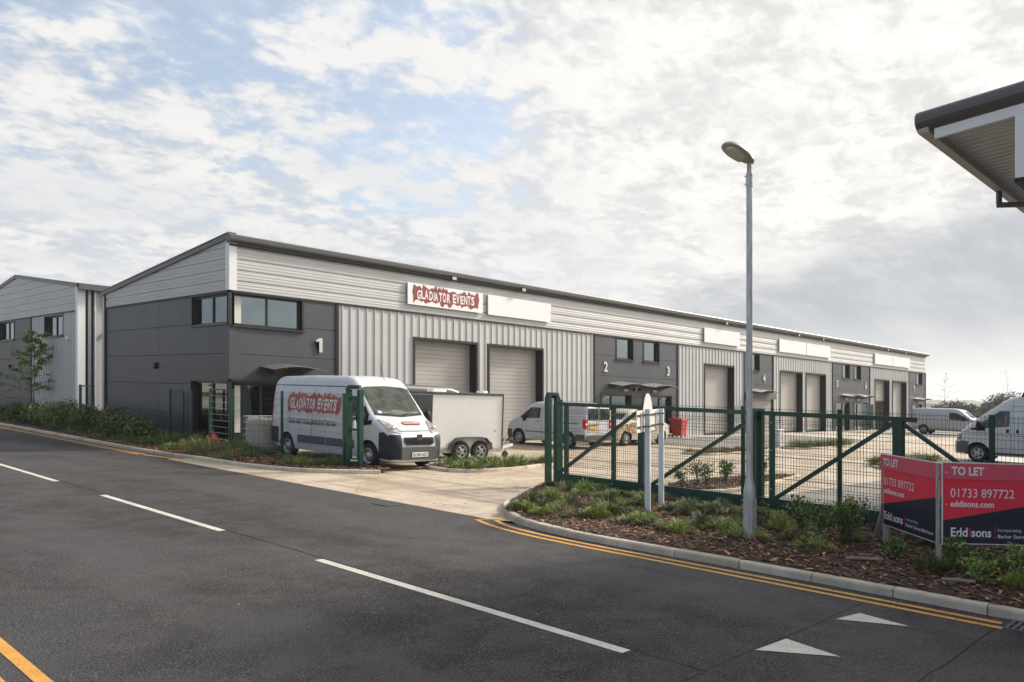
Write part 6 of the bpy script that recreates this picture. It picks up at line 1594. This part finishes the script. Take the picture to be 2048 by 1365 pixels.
def young_tree(x, y, h, label, seed, leaves=900, lean=0., droop=.35, cols=(GREEN_M, OLIVE, (.06, .085, .03)), grp=None, first=.30, spread=.34, ls=.075, name='young_tree', z=.08, nb=20):
    r = random.Random(seed); t = thing(name, x, y, label, 'tree', grp, z=z); mb = MB()
    tr = [(0, 0, 0)]+[(r.gauss(0, .02)*k, r.gauss(0, .02)*k, h*k/6) for k in range(1, 7)]; mb.tube(tr, [.030, .026, .022, .017, .012, .008, .003], 7); mb.build('trunk', M['bark'], t, local=True, smooth=40)
    mb = MB(); ml = MB(); tips = []
    for k in range(nb):
        q = first+(.94-first)*k/(nb-1); z0 = h*q; a = k*2.4+r.uniform(-.4, .4); l = h*spread*(1.15-q)*r.uniform(.6, 1.3)
        i = min(5, int(q*6)); f_ = q*6-i; b = Vector(tr[i]).lerp(Vector(tr[i+1]), f_)
        up = r.uniform(.15, .8); p1 = b+Vector((cos(a), sin(a), up))*l*.5; p2 = b+Vector((cos(a), sin(a), up*.8))*l
        mb.tube([b, p1, p2], [.009, .006, .002], 5)
        for _ in range(3):
            s0 = b.lerp(p2, r.uniform(.3, .9)); e0 = s0+Vector((r.gauss(0, 1), r.gauss(0, 1), r.gauss(.3, .5)))*l*.22; mb.tube([s0, e0], [.004, .0015], 4); tips.append((s0, e0))
        tips += [(b.lerp(p2, .35), p2)]*2
    mb.build('branches', M['bark'], t, local=True)
    for _ in range(leaves):
        s0, e0 = r.choice(tips); p = s0.lerp(e0, r.uniform(0, 1.05)); leafq(ml, (p.x+r.gauss(0, .035), p.y+r.gauss(0, .035), p.z+r.gauss(0, .03)), r, ls*r.uniform(.7, 1.3), up=-.2, asp=.5, col=rcol(r, r.choice(cols)))
    if leaves: ml.build('foliage', M['leaf'], t, local=True)
    return t
yt = young_tree(11.6, 42.4, 4.35, 'young staked tree with sparse drooping leaves in front of the far gable', 31, 3600, spread=.46, nb=28, ls=.11, cols=(GREEN_M, (.17, .21, .07), GREEN_L))
st = thing('tree_stake', 11.45, 42.1, 'short pale timber stake tied beside the young tree', 'stake', z=.08)
mb = MB(); mb.tube([(0, 0, -.1), (0, 0, 1.15)], .035, 8); mb.tube([(0, 0, 1.15), (0, 0, 1.19)], [.035, .015], 8); mb.build('stake', M['stake'], st, local=True)
mb = MB(); mb.bar((0, 0, 1.0), (.15, .3, 1.0), .03, .012); mb.build('tie', M['black'], st, local=True)
def far(px, d): 
    q = (px-1024)/1615; return FW[0]*d+RT[0]*q*d, FW[1]*d+RT[1]*q*d
x, y = far(1889, 97); young_tree(x, y, 6.2, 'thin nearly bare sapling rising above the roof of the silver van', 41, 60, spread=.40, ls=.12, nb=18, grp='bare saplings beyond the yard', z=0)
x, y = far(2014, 90); young_tree(x, y, 6.6, 'thin bare birch sapling above the roof of the tall white van', 42, 0, spread=.34, nb=22, grp='bare saplings beyond the yard', z=0)
# bushes and scrub beyond the yard
def big_bush(px, d, w, h, label, seed, cols, n=1500, s=.32):
    x, y = far(px, d); r = random.Random(seed); t = thing('bushy_tree', x, y, label, 'tree', 'dark bushy trees beyond the yard'); ml = MB()
    for k in range(13):
        a = r.uniform(0, 6.28); q = r.uniform(.0, .62)*w; zz = h*r.uniform(.3, .72)
        leaf_clump(ml, (cos(a)*q, sin(a)*q, zz), (w*.36, w*.36, h*.28), n//13, r, s, cols, .2, .7)
    ms = MB(); ms.tube([(0, 0, 0), (.1, 0, h*.4), (.2, .1, h*.7)], [w*.04, w*.03, .05], 7)
    for k in range(5): a = k*1.26; ms.tube([(.1, 0, h*.3), (cos(a)*w*.35, sin(a)*w*.35, h*.6)], [w*.02, .04], 6)
    ms.build('trunk', M['bark'], t, local=True); ml.build('crown', M['leaf'], t, local=True)
DK = ((.075, .085, .05), (.055, .07, .04), (.10, .10, .055))
for px, d, w, h, lab in ((1877, 150, 1.8, 2.6, 'small brownish bushy tree left of the dark ones on the skyline'), (1910, 140, 2.6, 3.5, 'left dark bushy tree on the skyline behind the silver van'), (1937, 150, 2.5, 3.2, 'second dark bushy tree on the skyline'), (1957, 160, 1.6, 2.5, 'lower dark bushy tree in the skyline gap'),
                         (1982, 135, 2.6, 3.5, 'dark bushy tree just left of the tall white van roof'), (2005, 128, 3.2, 4.8, 'tallest dark bushy tree rising behind the tall white van'), (2035, 125, 4.5, 5.0, 'dark bushy tree hidden behind the tall white van roof')):
    big_bush(px, d, w, h, lab, int(px), ((.10, .075, .04), (.06, .06, .035)) if px == 1877 else DK)
mb = MB(); r = random.Random(77)
for k in range(7000):
    px = r.uniform(1855, 2120); d = r.uniform(96, 122); x, y = far(px, d); h = r.uniform(.5, 1.5)*(1.0 if px > 1900 else .6)
    mb.col = rcol(r, r.choice(((.19, .10, .055), (.14, .11, .05), (.10, .11, .04), (.24, .15, .09))), .3)
    a = r.uniform(0, 6.28); e_ = Vector((cos(a), sin(a), 0))*.12; p = Vector((x, y, 0)); mb.face([p-e_, p+e_, p+Vector((r.gauss(0, .15), r.gauss(0, .15), h))])
tag(mb.build('scrub', M['leaf']), 'band of rusty brown dry grass and scrub beyond the yard', 'scrub', kind='stuff')
# distant wooded ridge
mb = MB(); r = random.Random(3); N_ = 150
for lay, (d, hh) in enumerate(((900, 5.5), (1300, 11.0), (1700, 17.0))):
    prev = None
    for i in range(N_+1):
        px = 1500+i*9; x, y = far(px, d); h = hh*(.8+.12*sin(i*.21+lay*2)+.08*sin(i*.9+lay))+r.uniform(-1, 1)*.6*(1+lay*.3)
        x2, y2 = far(px, d+160); cur = ((x, y, -1), (x, y, h), (x2, y2, h+2), (x2, y2, -1))
        if prev:
            for a, b in ((0, 1), (1, 2), (2, 3)): mb.face([prev[a], cur[a], cur[b], prev[b]])
        prev = cur
struct('hills', mb, M['hill'])
# small things on the ground
for x, y, l, a, lab in ((10.55, 3.95, .45, 2.2, 'flat grey kerb offcut lying in the bark in front of the left TO LET board'), (10.15, 2.75, .34, 2.0, 'smaller grey kerb offcut near the kerb below the right TO LET board')):
    t = thing('stone_offcut', x, y, lab, 'stone', rz=a, z=.12); mb = MB(); mb.cbox(-l/2, l/2, -.035, .035, -.01, .02, .008); mb.build('slab', M['stone'], t, local=True)
mb = MB(); r = random.Random(12)
for k in range(260):
    x, y = r.uniform(1.5, 9.3), r.uniform(1.5, 24)
    if r.random() < .5: x, y = 9.2-abs(r.gauss(0, .25)), r.uniform(1.5, 9)
    s_ = r.uniform(.006, .018); mb.col = rcol(r, r.choice(((.35, .3, .25), (.12, .08, .05), (.05, .04, .03))), .3); a = r.uniform(0, 6)
    e1 = Vector((cos(a), sin(a), 0))*s_; e2 = Vector((-sin(a), cos(a), 0))*s_*.6; p = Vector((x, y, .006)); mb.face([p-e1, p+e2, p+e1, p-e2+Vector((0, 0, .006))])
for k in range(160):
    x, y = r.uniform(9.6, 14), r.uniform(10, 18); s_ = r.uniform(.01, .035); mb.col = rcol(r, r.choice(((.12, .07, .04), (.05, .035, .025))), .3); a = r.uniform(0, 6)
    e1 = Vector((cos(a), sin(a), 0))*s_; e2 = Vector((-sin(a), cos(a), 0))*s_*.5; p = Vector((x, y, .012)); mb.face([p-e1, p+e2, p+e1, p-e2+Vector((0, 0, .006))])
tag(mb.build('grit', M['chip']), 'scattered grit and leaf litter on the road and the yard entrance', 'grit', kind='stuff')

# ------------------------------------------------------------------ the air: far things fade
hz_m = bpy.data.materials.new('haze'); hz_m.use_nodes = True; g = N(hz_m.node_tree); out = g.new('ShaderNodeOutputMaterial')
pv = g.new('ShaderNodeVolumePrincipled'); pv.inputs['Color'].default_value = (.93, .95, .97, 1); pv.inputs['Density'].default_value = .0004; pv.inputs['Anisotropy'].default_value = .3
g.lk(pv.outputs[0], out.inputs['Volume'])
mb = MB(); mb.box(-320, 2650, -650, 1450, -75, 44); tag(mb.build('haze', hz_m, shear=False), 'thin pale haze in the air over the whole site', 'haze', kind='stuff')
